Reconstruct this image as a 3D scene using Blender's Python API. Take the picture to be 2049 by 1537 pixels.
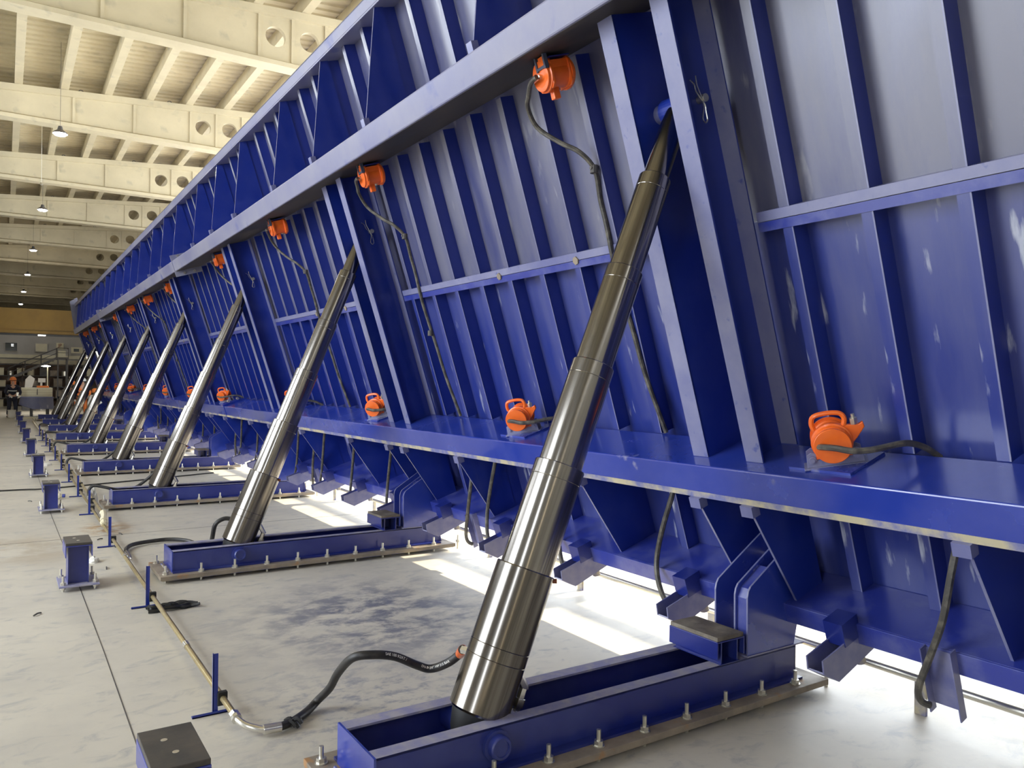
import bpy, bmesh, math, random
from mathutils import Vector, Matrix, noise
random.seed(7)
SC = bpy.context.scene
COL = SC.collection
for o in list(bpy.data.objects): bpy.data.objects.remove(o)
PI = math.pi

# ------------------------------------------------------------ camera
yaw, pitch, roll, FPX, CAMZ = 0.5792, 0.0009, 0.0115, 1555.9, 1.72
fw = Vector((math.sin(yaw)*math.cos(pitch), math.cos(yaw)*math.cos(pitch), math.sin(pitch)))
rt = Vector((math.cos(yaw), -math.sin(yaw), 0)); up = rt.cross(fw)
r2 = rt*math.cos(roll)+up*math.sin(roll); u2 = -rt*math.sin(roll)+up*math.cos(roll)
cd = bpy.data.cameras.new('camera'); cam = bpy.data.objects.new('camera', cd); COL.objects.link(cam)
cam.matrix_world = Matrix(((r2.x, u2.x, -fw.x, 0), (r2.y, u2.y, -fw.y, 0), (r2.z, u2.z, -fw.z, CAMZ), (0, 0, 0, 1)))
cd.sensor_width = 36; cd.lens = 36*FPX/2049; cd.clip_end = 400; cd.clip_start = 0.05
SC.camera = cam

# ------------------------------------------------------------ light
w = bpy.data.worlds.new('world'); SC.world = w; w.use_nodes = True
bg = w.node_tree.nodes['Background']
bg.inputs[0].default_value = (0.86, 0.93, 1.0, 1); bg.inputs[1].default_value = 10.0
sd = bpy.data.lights.new('sun', 'SUN'); sun = bpy.data.objects.new('sun', sd); COL.objects.link(sun)
sd.energy = 15; sd.angle = math.radians(0.35); sd.color = (1.0, 0.88, 0.64)
sun.rotation_euler = Vector((1.0, 0.0, 0.47)).to_track_quat('Z', 'Y').to_euler()
def portal(x, ya, yb, za, zb, sgn):
    # marks a wall opening so that the daylight outside is sampled through it
    l = bpy.data.lights.new('daylight_opening', 'AREA'); l.shape = 'RECTANGLE'; l.size = zb-za; l.size_y = yb-ya; l.cycles.is_portal = True
    o = bpy.data.objects.new('daylight_opening', l); COL.objects.link(o); o.location = (x, (ya+yb)/2, (za+zb)/2); o.rotation_euler = (0, -sgn*PI/2, 0)
portal(-6.05, -2.2, -1.0, 0, 6.0, 1); portal(-6.05, 4.0, 9.0, 0, 6.9, 1); portal(-6.05, 11.6, 24, 4.6, 6.9, 1); portal(11.95, 2.95, 30, .5, 9.0, -1)
vs = SC.view_settings
vs.view_transform = 'Standard'; vs.look = 'None'; vs.gamma = 1; vs.exposure = 0.0; vs.use_curve_mapping = False

# ------------------------------------------------------------ materials
def mat(name, col, rough=.5, metal=0., spec=.5, coat=0., emis=None, es=0.):
    m = bpy.data.materials.new(name); m.use_nodes = True
    b = m.node_tree.nodes['Principled BSDF']
    b.inputs['Base Color'].default_value = (*col, 1); b.inputs['Roughness'].default_value = rough
    b.inputs['Metallic'].default_value = metal; b.inputs['Specular IOR Level'].default_value = spec
    b.inputs['Coat Weight'].default_value = coat; b.inputs['Coat Roughness'].default_value = .15
    if emis: b.inputs['Emission Color'].default_value = (*emis, 1); b.inputs['Emission Strength'].default_value = es
    return m
def noisy(name, c1, c2, rough=(.4, .6), scale=4., stretch=(1, 1, 1), lo=.4, hi=.65, metal=0., spec=.5, coat=0., bump=0., detail=6., c3=None, lo3=.6, hi3=.7, scale3=14., rot=None, coatr=.12):
    """two (three) colours broken up by noise that lives on the object's own coordinates"""
    m = mat(name, c1, .5, metal, spec, coat); nt = m.node_tree; N = nt.nodes; L = nt.links; b = N['Principled BSDF']
    b.inputs['Coat Roughness'].default_value = coatr
    tc = N.new('ShaderNodeTexCoord'); mp = N.new('ShaderNodeMapping'); mp.inputs['Scale'].default_value = stretch
    src = tc.outputs['Object']
    if rot:
        m0 = N.new('ShaderNodeMapping'); m0.inputs['Rotation'].default_value = rot; L.new(src, m0.inputs['Vector']); src = m0.outputs[0]
    L.new(src, mp.inputs['Vector'])
    n = N.new('ShaderNodeTexNoise'); n.inputs['Scale'].default_value = scale; n.inputs['Detail'].default_value = detail; n.inputs['Roughness'].default_value = .6
    L.new(mp.outputs[0], n.inputs['Vector'])
    mr = N.new('ShaderNodeMapRange'); mr.inputs['From Min'].default_value = lo; mr.inputs['From Max'].default_value = hi; L.new(n.outputs[0], mr.inputs[0])
    mx = N.new('ShaderNodeMix'); mx.data_type = 'RGBA'; mx.inputs[6].default_value = (*c1, 1); mx.inputs[7].default_value = (*c2, 1)
    L.new(mr.outputs[0], mx.inputs[0]); out = mx.outputs[2]
    if c3:
        n3 = N.new('ShaderNodeTexNoise'); n3.inputs['Scale'].default_value = scale3; n3.inputs['Detail'].default_value = 8; L.new(mp.outputs[0], n3.inputs['Vector'])
        m3 = N.new('ShaderNodeMapRange'); m3.inputs['From Min'].default_value = lo3; m3.inputs['From Max'].default_value = hi3; L.new(n3.outputs[0], m3.inputs[0])
        x3 = N.new('ShaderNodeMix'); x3.data_type = 'RGBA'; x3.inputs[7].default_value = (*c3, 1)
        L.new(m3.outputs[0], x3.inputs[0]); L.new(out, x3.inputs[6]); out = x3.outputs[2]
    L.new(out, b.inputs['Base Color'])
    rr = N.new('ShaderNodeMapRange'); rr.inputs['To Min'].default_value = rough[0]; rr.inputs['To Max'].default_value = rough[1]
    L.new(mr.outputs[0], rr.inputs[0]); L.new(rr.outputs[0], b.inputs['Roughness'])
    if bump:
        bp = N.new('ShaderNodeBump'); bp.inputs['Strength'].default_value = bump; bp.inputs['Distance'].default_value = .01
        L.new(n.outputs[0], bp.inputs['Height']); L.new(bp.outputs[0], b.inputs['Normal'])
    return m

M = {}
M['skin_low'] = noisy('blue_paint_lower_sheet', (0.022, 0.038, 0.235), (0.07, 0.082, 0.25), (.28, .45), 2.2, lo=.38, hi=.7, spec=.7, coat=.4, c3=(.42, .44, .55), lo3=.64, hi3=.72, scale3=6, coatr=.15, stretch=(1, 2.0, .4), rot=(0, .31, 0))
BLUE = (0.016, 0.034, 0.33); BLUE2 = (0.045, 0.06, 0.36); DUST_SHEEN = (0.27, 0.27, 0.42)
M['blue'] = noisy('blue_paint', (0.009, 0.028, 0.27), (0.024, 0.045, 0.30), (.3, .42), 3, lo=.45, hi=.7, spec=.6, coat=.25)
M['blue_skin'] = noisy('blue_paint_dust_and_sheen', (0.055, 0.064, 0.19), (0.155, 0.155, 0.225), (.3, .5), 2.0, lo=.3, hi=.6, spec=.8, coat=.4, c3=(.36, .36, .40), lo3=.62, hi3=.74, scale3=5, coatr=.2, stretch=(1, 1.6, .4), rot=(0, .31, 0))  # grey mixes dust with sky reflection painted into the sheet colour
M['blue_flange'] = noisy('blue_paint_pale_sheen', (0.14, 0.15, 0.33), (0.23, 0.235, 0.38), (.35, .5), 2.2, lo=.35, hi=.65, spec=.7, coat=.3, c3=(.08, .10, .32), lo3=.64, hi3=.74, scale3=16)  # pale tone puts reflected sky as well as dust into the flange colour
M['blue_beam'] = noisy('blue_paint_beam_sheen', (0.19, 0.195, 0.34), (0.29, 0.285, 0.37), (.38, .5), 1.2, lo=.35, hi=.65, spec=.6, coat=.2, c3=(.13, .145, .34), lo3=.6, hi3=.7, scale3=3)  # sky reflection on the beam front worked into the colour along with dust
M['blue_low'] = noisy('blue_paint_gloss', (0.018, 0.042, 0.33), (0.045, 0.07, 0.37), (.2, .32), 1.5, lo=.4, hi=.7, spec=.8, coat=.4, coatr=.08, c3=(.3, .3, .42), lo3=.7, hi3=.78, scale3=5)
M['blue_box'] = noisy('blue_paint_base', (0.012, 0.022, 0.19), (0.035, 0.05, 0.22), (.28, .42), 3, lo=.45, hi=.7, spec=.6, coat=.3)
M['blue_dusty'] = noisy('blue_paint_dust_top', (0.24, 0.24, 0.40), (0.36, 0.34, 0.40), (.5, .65), 14, lo=.4, hi=.62, spec=.4)
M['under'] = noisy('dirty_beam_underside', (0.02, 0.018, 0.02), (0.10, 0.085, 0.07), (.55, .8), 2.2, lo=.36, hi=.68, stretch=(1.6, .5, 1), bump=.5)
M['bare'] = noisy('bare_primer_edge', (0.50, 0.44, 0.30), (0.16, 0.17, 0.36), (.5, .7), 5, lo=.42, hi=.6)
M['arm'] = noisy('blue_paint_dull_arm', (0.09, 0.10, 0.29), (0.22, 0.22, 0.36), (.35, .5), 3, lo=.4, hi=.65, spec=.7, coat=.3)
M['rust'] = noisy('rusty_base_plate', (0.32, 0.26, 0.19), (0.20, 0.17, 0.14), (.55, .75), 5, lo=.4, hi=.65, c3=(.38, .20, .08), lo3=.62, hi3=.72, scale3=9)
M['zinc'] = mat('zinc_bolt', (.72, .69, .6), .35, .9)
M['steel'] = noisy('polished_cylinder_steel', (0.36, 0.34, 0.31), (0.17, 0.155, 0.14), (.14, .26), 2.5, lo=.42, hi=.62, metal=1., stretch=(9, 9, .12), detail=4, rot=(0, -.39, 0))
M['barrel'] = noisy('barrel_steel', (0.27, 0.25, 0.225), (0.12, 0.11, 0.10), (.14, .27), 2.5, lo=.42, hi=.62, metal=1., stretch=(9, 9, .12), detail=4, rot=(0, -.39, 0))
M['pipe'] = noisy('yellow_passivated_pipe', (0.50, 0.40, 0.20), (0.36, 0.29, 0.16), (.3, .45), 6, lo=.4, hi=.7, metal=.75)
M['chrome'] = mat('bright_fitting', (.78, .76, .7), .25, .95)
M['rubber'] = noisy('black_hose_rubber', (0.018, 0.018, 0.02), (0.05, 0.045, 0.04), (.4, .6), 20, lo=.4, hi=.7)
M['hosegrey'] = noisy('dusty_cable_rubber', (0.06, 0.055, 0.05), (0.20, 0.18, 0.14), (.4, .65), 16, lo=.45, hi=.72)
M['pad'] = noisy('black_rubber_pad', (0.045, 0.042, 0.04), (0.12, 0.10, 0.08), (.45, .6), 7, lo=.4, hi=.7, bump=.2)
M['padold'] = noisy('worn_rubber_pad', (0.11, 0.09, 0.07), (0.24, 0.21, 0.17), (.6, .8), 9, lo=.4, hi=.65, bump=.5)
M['orange'] = noisy('orange_enamel', (0.95, 0.17, 0.02), (0.86, 0.13, 0.015), (.3, .4), 8, lo=.4, hi=.7, spec=.5, coat=.3)
M['guard'] = mat('grey_blue_casting', (.07, .08, .13), .5)
M['black'] = mat('black_plastic', (.012, .012, .013), .5)
M['white'] = mat('white_print', (.85, .85, .82), .5)
M['yellow'] = noisy('crane_yellow', (0.17, 0.095, 0.004), (0.12, 0.065, 0.004), (.5, .6), .6)
M['concrete_c'] = noisy('cast_concrete_cream', (0.62, 0.545, 0.375), (0.48, 0.42, 0.29), (.7, .85), .8, lo=.3, hi=.7, c3=(.43, .385, .28), lo3=.58, hi3=.72, scale3=3, bump=.1)
M['wallg'] = noisy('grey_wall_panel', (0.46, 0.44, 0.41), (0.38, 0.36, 0.33), (.7, .8), .4)
M['glass'] = mat('dark_pane', (.10, .11, .11), .08, 0, .8)
M['dark'] = noisy('dark_machinery', (0.05, 0.05, 0.055), (0.14, 0.12, 0.10), (.5, .7), 2)
M['brown'] = noisy('brown_storage', (0.16, 0.09, 0.05), (0.06, 0.045, 0.04), (.6, .8), 1.2, lo=.4, hi=.6)
M['cream'] = noisy('cream_block', (0.78, 0.72, 0.52), (0.68, 0.62, 0.44), (.6, .7), 1.5)
M['navy'] = mat('navy_cloth', (.02, .022, .04), .85)
M['reflect'] = mat('reflective_band', (.75, .75, .72), .5)
M['skin'] = mat('skin', (.62, .36, .25), .6)
M['white_cloth'] = mat('white_cloth', (.72, .70, .64), .8)
M['helmet'] = mat('orange_helmet', (.92, .25, .05), .4)
M['lamp'] = mat('lamp_disc', (1, 1, 1), .4, emis=(0.92, .96, 1.0), es=120)
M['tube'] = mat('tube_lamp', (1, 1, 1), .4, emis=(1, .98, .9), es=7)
M['signred'] = mat('sign_red', (.28, .08, .04), .6)
M['rail_low'] = noisy('blue_paint_rail', (0.025, 0.04, 0.29), (0.09, 0.105, 0.33), (.3, .45), 4, lo=.45, hi=.65, spec=.7, coat=.4)

def floor_mat():
    m = mat('polished_concrete_floor', (.5, .48, .42), .5, spec=.45); nt = m.node_tree; N = nt.nodes; L = nt.links; b = N['Principled BSDF']
    tc = N.new('ShaderNodeTexCoord')
    def nz(scale, detail=8, st=(1, 1, 1), dist=0.):
        mp = N.new('ShaderNodeMapping'); mp.inputs['Scale'].default_value = st; L.new(tc.outputs['Object'], mp.inputs[0])
        n = N.new('ShaderNodeTexNoise'); n.inputs['Scale'].default_value = scale; n.inputs['Detail'].default_value = detail; n.inputs['Roughness'].default_value = .65; n.inputs['Distortion'].default_value = dist
        L.new(mp.outputs[0], n.inputs['Vector']); return n.outputs[0]
    def ramp(x, a, c):
        r = N.new('ShaderNodeMapRange'); r.interpolation_type = 'SMOOTHSTEP'; r.inputs['From Min'].default_value = a; r.inputs['From Max'].default_value = c; L.new(x, r.inputs[0]); return r.outputs[0]
    def mix(f, a, c):
        x = N.new('ShaderNodeMix'); x.data_type = 'RGBA'; L.new(f, x.inputs[0])
        if isinstance(a, tuple): x.inputs[6].default_value = (*a, 1)
        else: L.new(a, x.inputs[6])
        x.inputs[7].default_value = (*c, 1); return x.outputs[2]
    def mul(a, c):
        x = N.new('ShaderNodeMath'); x.operation = 'MULTIPLY'; L.new(a, x.inputs[0]); L.new(c, x.inputs[1]); return x.outputs[0]
    col = mix(ramp(nz(.9, 8), .35, .7), (.62, .575, .485), (.52, .485, .42))
    col = mix(ramp(nz(5, 10, (1, 1.6, 1), .6), .5, .74), col, (.40, .39, .37))
    # the oily blue-grey stain between the first two bases
    sx = N.new('ShaderNodeSeparateXYZ'); L.new(tc.outputs['Object'], sx.inputs[0])
    def blob(cx, cy, rx, ry):
        mp = N.new('ShaderNodeMapping'); mp.vector_type = 'TEXTURE'; mp.inputs['Location'].default_value = (cx, cy, 0); mp.inputs['Scale'].default_value = (rx, ry, 1)
        L.new(tc.outputs['Object'], mp.inputs[0]); g = N.new('ShaderNodeVectorMath'); g.operation = 'LENGTH'; L.new(mp.outputs[0], g.inputs[0])
        r = N.new('ShaderNodeMapRange'); r.interpolation_type = 'SMOOTHSTEP'; r.inputs['From Min'].default_value = 1.15; r.inputs['From Max'].default_value = .2; L.new(g.outputs['Value'], r.inputs[0]); return r.outputs[0]
    st = mul(blob(2.35, 5.35, 1.25, 1.35), ramp(nz(3.6, 12, (1, 1.3, 1), .25), .40, .62))
    col = mix(st, col, (.17, .175, .215))
    st2 = mul(blob(1.7, 3.9, .9, .8), ramp(nz(9, 12, (1, 1.3, 1), .2), .46, .66))
    col = mix(st2, col, (.27, .27, .30))
    st3 = mul(blob(1.02, 10.1, .32, .55), ramp(nz(6, 8), .42, .56))
    col = mix(st3, col, (.42, .26, .12))
    st4 = mul(blob(.1, 9.2, .9, 1.0), ramp(nz(1.6, 8), .42, .62))
    col = mix(st4, col, (.44, .37, .27))
    L.new(col, b.inputs['Base Color'])
    rg = N.new('ShaderNodeMapRange'); rg.inputs['To Min'].default_value = .38; rg.inputs['To Max'].default_value = .62; L.new(nz(2.5, 6), rg.inputs[0]); L.new(rg.outputs[0], b.inputs['Roughness'])
    bp = N.new('ShaderNodeBump'); bp.inputs['Strength'].default_value = .12; bp.inputs['Distance'].default_value = .01; L.new(nz(14, 8), bp.inputs['Height']); L.new(bp.outputs[0], b.inputs['Normal'])
    return m
M['floor'] = floor_mat()

# ------------------------------------------------------------ builders
ID = lambda a, b, c: Vector((a, b, c))
SHARP = 32
class MB:
    def __init__(s): s.v = []; s.f = []; s.sm = []
    def add(s, vs, fs, smooth=False):
        o = len(s.v); s.v += [Vector(v) for v in vs]; s.f += [tuple(i+o for i in f) for f in fs]; s.sm += [smooth]*len(fs); return s
    def box(s, a0, a1, b0, b1, c0, c1, F=ID):
        return s.add([F(a, b, c) for a in (a0, a1) for b in (b0, b1) for c in (c0, c1)], [(0, 1, 3, 2), (4, 6, 7, 5), (0, 4, 5, 1), (2, 3, 7, 6), (0, 2, 6, 4), (1, 5, 7, 3)])
    def prism(s, poly, c0, c1, F=ID):
        n = len(poly)
        return s.add([F(a, b, c0) for a, b in poly]+[F(a, b, c1) for a, b in poly], [tuple(range(n)), tuple(range(2*n-1, n-1, -1))]+[(i, (i+1) % n, (i+1) % n+n, i+n) for i in range(n)])
    def lathe(s, p0, p1, prof, seg=20, smooth=True, cap=True):
        p0 = Vector(p0); ax = (Vector(p1)-p0); Ln = ax.length; ax.normalize()
        x = ax.orthogonal().normalized(); y = ax.cross(x); vs = []
        for t, r in prof:
            for i in range(seg):
                a = 2*PI*i/seg; vs.append(p0+ax*t+(x*math.cos(a)+y*math.sin(a))*r)
        fs = [(k*seg+i, k*seg+(i+1) % seg, (k+1)*seg+(i+1) % seg, (k+1)*seg+i) for k in range(len(prof)-1) for i in range(seg)]
        s.add(vs, fs, smooth)
        if cap:
            o = len(s.v)-len(vs); s.f += [tuple(o+i for i in range(seg))[::-1], tuple(o+(len(prof)-1)*seg+i for i in range(seg))]; s.sm += [False, False]
        return s
    def cyl(s, p0, p1, r, seg=16, smooth=True):
        L = (Vector(p1)-Vector(p0)).length; return s.lathe(p0, p1, [(0, r), (L, r)], seg, smooth)
    def tube(s, pts, r, seg=8, sub=6):
        pts = [Vector(p) for p in pts]; P = []
        if sub > 1 and len(pts) > 2:
            for i in range(len(pts)-1):
                a = pts[max(i-1, 0)]; b = pts[i]; c = pts[i+1]; d = pts[min(i+2, len(pts)-1)]
                for j in range(sub):
                    t = j/sub; P.append(.5*((2*b)+(c-a)*t+(2*a-5*b+4*c-d)*t*t+(3*b-a-3*c+d)*t**3))
            P.append(pts[-1])
        else: P = pts
        n = len(P); vs = []; T = (P[1]-P[0]).normalized(); x = T.orthogonal().normalized()
        for i in range(n):
            T = (P[min(i+1, n-1)]-P[max(i-1, 0)]).normalized(); x = (x-T*x.dot(T)).normalized(); y = T.cross(x)
            for k in range(seg): a = 2*PI*k/seg; vs.append(P[i]+(x*math.cos(a)+y*math.sin(a))*r)
        fs = [(i*seg+k, i*seg+(k+1) % seg, (i+1)*seg+(k+1) % seg, (i+1)*seg+k) for i in range(n-1) for k in range(seg)]
        s.add(vs, fs, True); o = len(s.v)-len(vs)
        s.f += [tuple(o+i for i in range(seg))[::-1], tuple(o+(n-1)*seg+i for i in range(seg))]; s.sm += [False, False]; s.path = P
        return s
    def mesh(s, name, m, loc=Vector((0, 0, 0))):
        me = bpy.data.meshes.new(name); me.from_pydata([v-loc for v in s.v], [], s.f)
        me.polygons.foreach_set('use_smooth', s.sm)
        bm = bmesh.new(); bm.from_mesh(me); bmesh.ops.recalc_face_normals(bm, faces=bm.faces); bm.to_mesh(me); bm.free()
        if any(s.sm): me.set_sharp_from_angle(angle=math.radians(SHARP))
        me.materials.append(M[m] if isinstance(m, str) else m); return me
    def obj(s, name, m, parent=None, bevel=0, loc=None):
        """ONE mesh object; vertices are given in world space, the object sits at its thing's base"""
        base = wloc(parent) if parent else (Vector(loc) if loc is not None else Vector((0, 0, 0)))
        o = bpy.data.objects.new(name, s.mesh(name, m, base)); COL.objects.link(o)
        if parent: o.parent = parent
        else: o.location = base
        if bevel: bv = o.modifiers.new('bevel', 'BEVEL'); bv.width = bevel; bv.segments = 2; bv.limit_method = 'ANGLE'
        return o
def wloc(o):
    v = Vector((0, 0, 0))
    while o: v += o.location; o = o.parent
    return v
def tag(o, label, cat, group=None, kind=None):
    o['label'] = label; o['category'] = cat
    if group: o['group'] = group
    if kind: o['kind'] = kind
    return o
def thing(name, label, cat, loc=(0, 0, 0), group=None):
    o = bpy.data.objects.new(name, None); COL.objects.link(o); o.location = loc; o.empty_display_size = .1
    return tag(o, label, cat, group)
def dup(o, dloc, parent=None, label=None):
    c = o.copy(); COL.objects.link(c); c.parent = parent
    if parent is None: c.location = o.location+Vector(dloc)
    if label: c['label'] = label
    for ch in list(o.children): dup(ch, (0, 0, 0), c)
    return c
def share(o, dloc, n=1):
    """a repeat of a part under the same parent"""
    c = o.copy(); COL.objects.link(c); c.location = o.location+Vector(dloc)
    for ch in list(o.children): d = ch.copy(); COL.objects.link(d); d.parent = c
    return c
ORD = ['nearest', 'second nearest', 'third nearest', 'fourth', 'fifth', 'sixth', 'seventh', 'eighth', 'ninth', 'tenth', 'eleventh', 'twelfth', 'thirteenth']
def nth(k, tail='counting away from the camera'): return ORD[k]+(' '+tail if k > 2 else '')

# ------------------------------------------------------------ frame of the tilted table
Y0, S = 2.8316, 4.354
TH = 1.2554; XF, ZF = 3.4407, 1.3094
T = Vector((-math.cos(TH), 0, math.sin(TH))); NN = Vector((-math.sin(TH), 0, -math.cos(TH)))
B = Vector((XF, 0, ZF))
def F(s, n, y): return B+T*s+NN*n+Vector((0, y, 0))
def rib_y(j): return 2.097+.4354*j
YA, YE = -1.2, 38.1
K = 9

# ------------------------------------------------------------ the hall
fl = MB(); fl.box(-16, 16, -10, 98, -.2, 0)
fo = fl.obj('floor', 'floor'); fo['kind'] = 'structure'; fo['label'] = 'pale stained polished concrete hall floor'
# saw-cut joints in the slab (dark slots a few millimetres proud of nothing: real grooves filled with dirt)
def joint(pts, wd=.006):
    mb = MB()
    for (x0, y0), (x1, y1) in zip(pts, pts[1:]):
        d = Vector((x1-x0, y1-y0, 0)).normalized(); n = Vector((-d.y, d.x, 0))*wd/2
        a = Vector((x0, y0, 0)); b = Vector((x1, y1, 0))
        mb.add([a-n, a+n, b+n, b-n, a-n+Vector((0, 0, .0015)), a+n+Vector((0, 0, .0015)), b+n+Vector((0, 0, .0015)), b-n+Vector((0, 0, .0015))], [(0, 1, 2, 3), (4, 5, 6, 7), (0, 1, 5, 4), (2, 3, 7, 6), (1, 2, 6, 5), (0, 3, 7, 4)])
    return mb.obj('floor_joint', 'dark', fo)
joint([(.545, 1.6), (.548, 2.9), (.544, 4.03), (.55, 5.5), (.546, 7.08), (.54, 9), (.524, 11.3), (.53, 20), (.53, 40)])
joint([(-6, 9.6), (6, 9.66)], .005); joint([(-6, 18.2), (6, 18.2)], .008); joint([(-6, 27), (6, 27.05)], .01)

def slope(x): return 8.80+.075*x
ce = MB()   # corrugated roof deck
y = -9.; i = 0; prev = None
while y < 96:
    for yy, dz in ((y, 0), (y+.11, 0), (y+.14, .035), (y+.25, .035), ):
        cur = (yy, dz)
        if prev:
            a, b = prev; ce.add([(-6, a, slope(-6)+.33+b), (12, a, slope(12)+.33+b), (12, yy, slope(12)+.33+dz), (-6, yy, slope(-6)+.33+dz)], [(0, 1, 2, 3)])
        prev = cur
    y += .28
ceil = ce.obj('ceiling', 'concrete_c'); ceil['kind'] = 'structure'; ceil['label'] = 'ribbed cream roof deck over precast girders and purlins'
rf = MB(); rf.add([(-6, -9, slope(-6)+.42), (12, -9, slope(12)+.42), (12, 98, slope(12)+.42), (-6, 98, slope(-6)+.42)], [(0, 1, 2, 3)]); rf.obj('roof_skin', 'wallg', ceil)
GY = [2.2, 8.9, 15.6, 22.3, 29.0, 35.7, 42.4, 49.1, 55.8, 62.5, 69.2, 75.9, 82.6, 89.3]
def girder_mesh():
    cu = bpy.data.curves.new('g', 'CURVE'); cu.dimensions = '2D'; cu.fill_mode = 'BOTH'; cu.extrude = .055
    def spl(pts):
        s = cu.splines.new('POLY'); s.points.add(len(pts)-1)
        for p, q in zip(s.points, pts): p.co = (q[0], q[1], 0, 1)
        s.use_cyclic_u = True
    spl([(-6, 8.04), (12, 8.04), (12, slope(12)-.02), (-6, slope(-6)-.02)])
    for cx, cz in ((4.46, 8.585), (5.15, 8.64)): spl([(cx+.2*math.cos(a*PI/14), cz+.2*math.sin(a*PI/14)) for a in range(28)])
    o = bpy.data.objects.new('g', cu); COL.objects.link(o)
    dg = bpy.context.evaluated_depsgraph_get(); me = bpy.data.meshes.new_from_object(o.evaluated_get(dg)); bpy.data.objects.remove(o)
    me.transform(Matrix.Rotation(PI/2, 4, 'X')); me.materials.clear(); me.materials.append(M['concrete_c']); me.name = 'girder'; return me
gm = girder_mesh()
fb = MB(); fb.box(-6, 12, -.185, .185, 7.98, 8.07); fb.prism([(-.185, 8.07), (.185, 8.07), (.055, 8.13), (-.055, 8.13)], -6, 12, lambda a, b, c: Vector((c, a, b)))
fm = fb.mesh('bottom_flange', 'concrete_c')
tb = MB(); tb.prism([(-6, slope(-6)-.16), (12, slope(12)-.16), (12, slope(12)-.005), (-6, slope(-6)-.005)], -.14, .14, lambda a, b, c: Vector((a, c, b))); tm = tb.mesh('top_flange', 'concrete_c')
sb = MB()
for x in (1.4, 2.77, 4.14, 4.8, 5.49): sb.box(x-.03, x+.03, -.085, .085, 8.07, slope(x)-.15)
sm_ = sb.mesh('stiffener', 'concrete_c')
for gy in GY:
    g = bpy.data.objects.new('girder', gm); COL.objects.link(g); g.parent = ceil; g.location = (0, gy, 0)
    for nm, me in (('bottom_flange', fm), ('top_flange', tm), ('stiffener', sm_)):
        o = bpy.data.objects.new(nm, me); COL.objects.link(o); o.parent = g
pm = {}
for gi in range(len(GY)-1):
    for i in range(-4, 12):
        x = .235+.963*i
        if 'p' not in pm: pm['p'] = MB().box(-.085, .085, 0, 6.7, 0, .33).mesh('purlin', 'concrete_c')
        o = bpy.data.objects.new('purlin', pm['p']); COL.objects.link(o); o.parent = ceil; o.location = (x, GY[gi], slope(x))
lm = MB()
for gi in range(2, 7):
    for x in (1.55, 3.6): lm.tube([(x-.05, GY[gi]-.07, slope(x)-.1), (x-.04, GY[gi]-.11, slope(x)+.02), (x+.04, GY[gi]-.11, slope(x)+.02), (x+.05, GY[gi]-.07, slope(x)-.1)], .012, 5, 4)
lm.obj('lifting_loop', 'dark', ceil)['kind'] = 'stuff'

# far wall with its offices, left wall beyond the open bays, right wall of tall glazing
fw_ = MB(); fw_.box(-6, 12, 60, 66, 0, 4.75); fw_.box(-6, 12, 96, 96.2, 0, 9.8); wf = fw_.obj('wall_far', 'wallg'); wf['kind'] = 'structure'; wf['label'] = 'grey office block wall across the far hall with the end wall beyond'
MB().box(-6, 12, 59.8, 60, 3.1, 3.32).obj('wall_ledge', 'cream', wf)
MB().box(-6, 12, 59.7, 60, 2.72, 3.0).obj('wall_ledge', 'concrete_c', wf)
lw = MB(); lw.box(-6.2, -6, -10, -2.2, 0, 9); lw.box(-6.2, -6, -2.2, -1.0, 6.0, 9); lw.box(-6.2, -6, -1.0, 4.0, 0, 9); lw.box(-6.2, -6, 9.0, 11.6, 0, 9); lw.box(-6.2, -6, 11.6, 24, 0, 4.6); lw.box(-6.2, -6, 4, 9, 6.9, 9); lw.box(-6.2, -6, 11.6, 24, 6.9, 9); lw.box(-6.2, -6, 24, 96, 0, 9)  # left openings are unseen, placed and narrowed for the reflections they give
wl = lw.obj('wall_left', 'wallg'); MB().box(-6, 12, -10.2, -10, 0, 9.8).obj('wall_back', 'wallg')['kind'] = 'structure'
lm_ = MB().box(-6.15, -6.05, -.06, .06, 4.6, 6.9).mesh('mullion', 'wallg')
for i in range(3, 7): o = bpy.data.objects.new('mullion', lm_); COL.objects.link(o); o.parent = wl; o.location = (0, 3+3.25*i, 0)
wl['kind'] = 'structure'; wl['label'] = 'unseen grey side wall with two gates and a high glazing band, set for reflections'
rw = MB(); rw.box(12, 12.2, -10, 2.95, 0, 9.8); rw.box(12, 12.2, 2.95, 30, 0, .5); rw.box(12, 12.2, 2.95, 30, 9.0, 9.8); rw.box(12, 12.2, 30, 96, 0, 9.8)
wr = rw.obj('wall_right', 'wallg'); wr['kind'] = 'structure'; wr['label'] = 'right wall of tall glazing behind the tilted table'
mu = MB().box(12, 12.1, -.09, .09, .5, 9.2).mesh('mullion', 'wallg')
for i in range(14):
    o = bpy.data.objects.new('mullion', mu); COL.objects.link(o); o.parent = wr; o.location = (0, 2.98+1.95*i, 0)
for z in (1.9, 3.3, 3.92, 4.4, 6.6): MB().box(12, 12.1, 2.95, 30, z-.03, z+.03).obj('transom', 'wallg', wr)

# ------------------------------------------------------------ the tilting table: one thing, all its steel as parts
tt = thing('tilting_table', 'long blue steel tilting casting table raised almost upright, ribbed underside towards us', 'tilting table', (XF, 18, .4))
MB().box(1.252, 3.72, -.424, -.412, YA, YE, F).obj('skin_plate', 'blue_skin', tt)['label'] = 'upper skin sheet greyed with dust and painted-in reflection'
MB().box(-1.03, 1.2515, -.424, -.412, YA, YE, F).obj('skin_plate', 'skin_low', tt)['label'] = 'bluer lower skin sheet'
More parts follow.
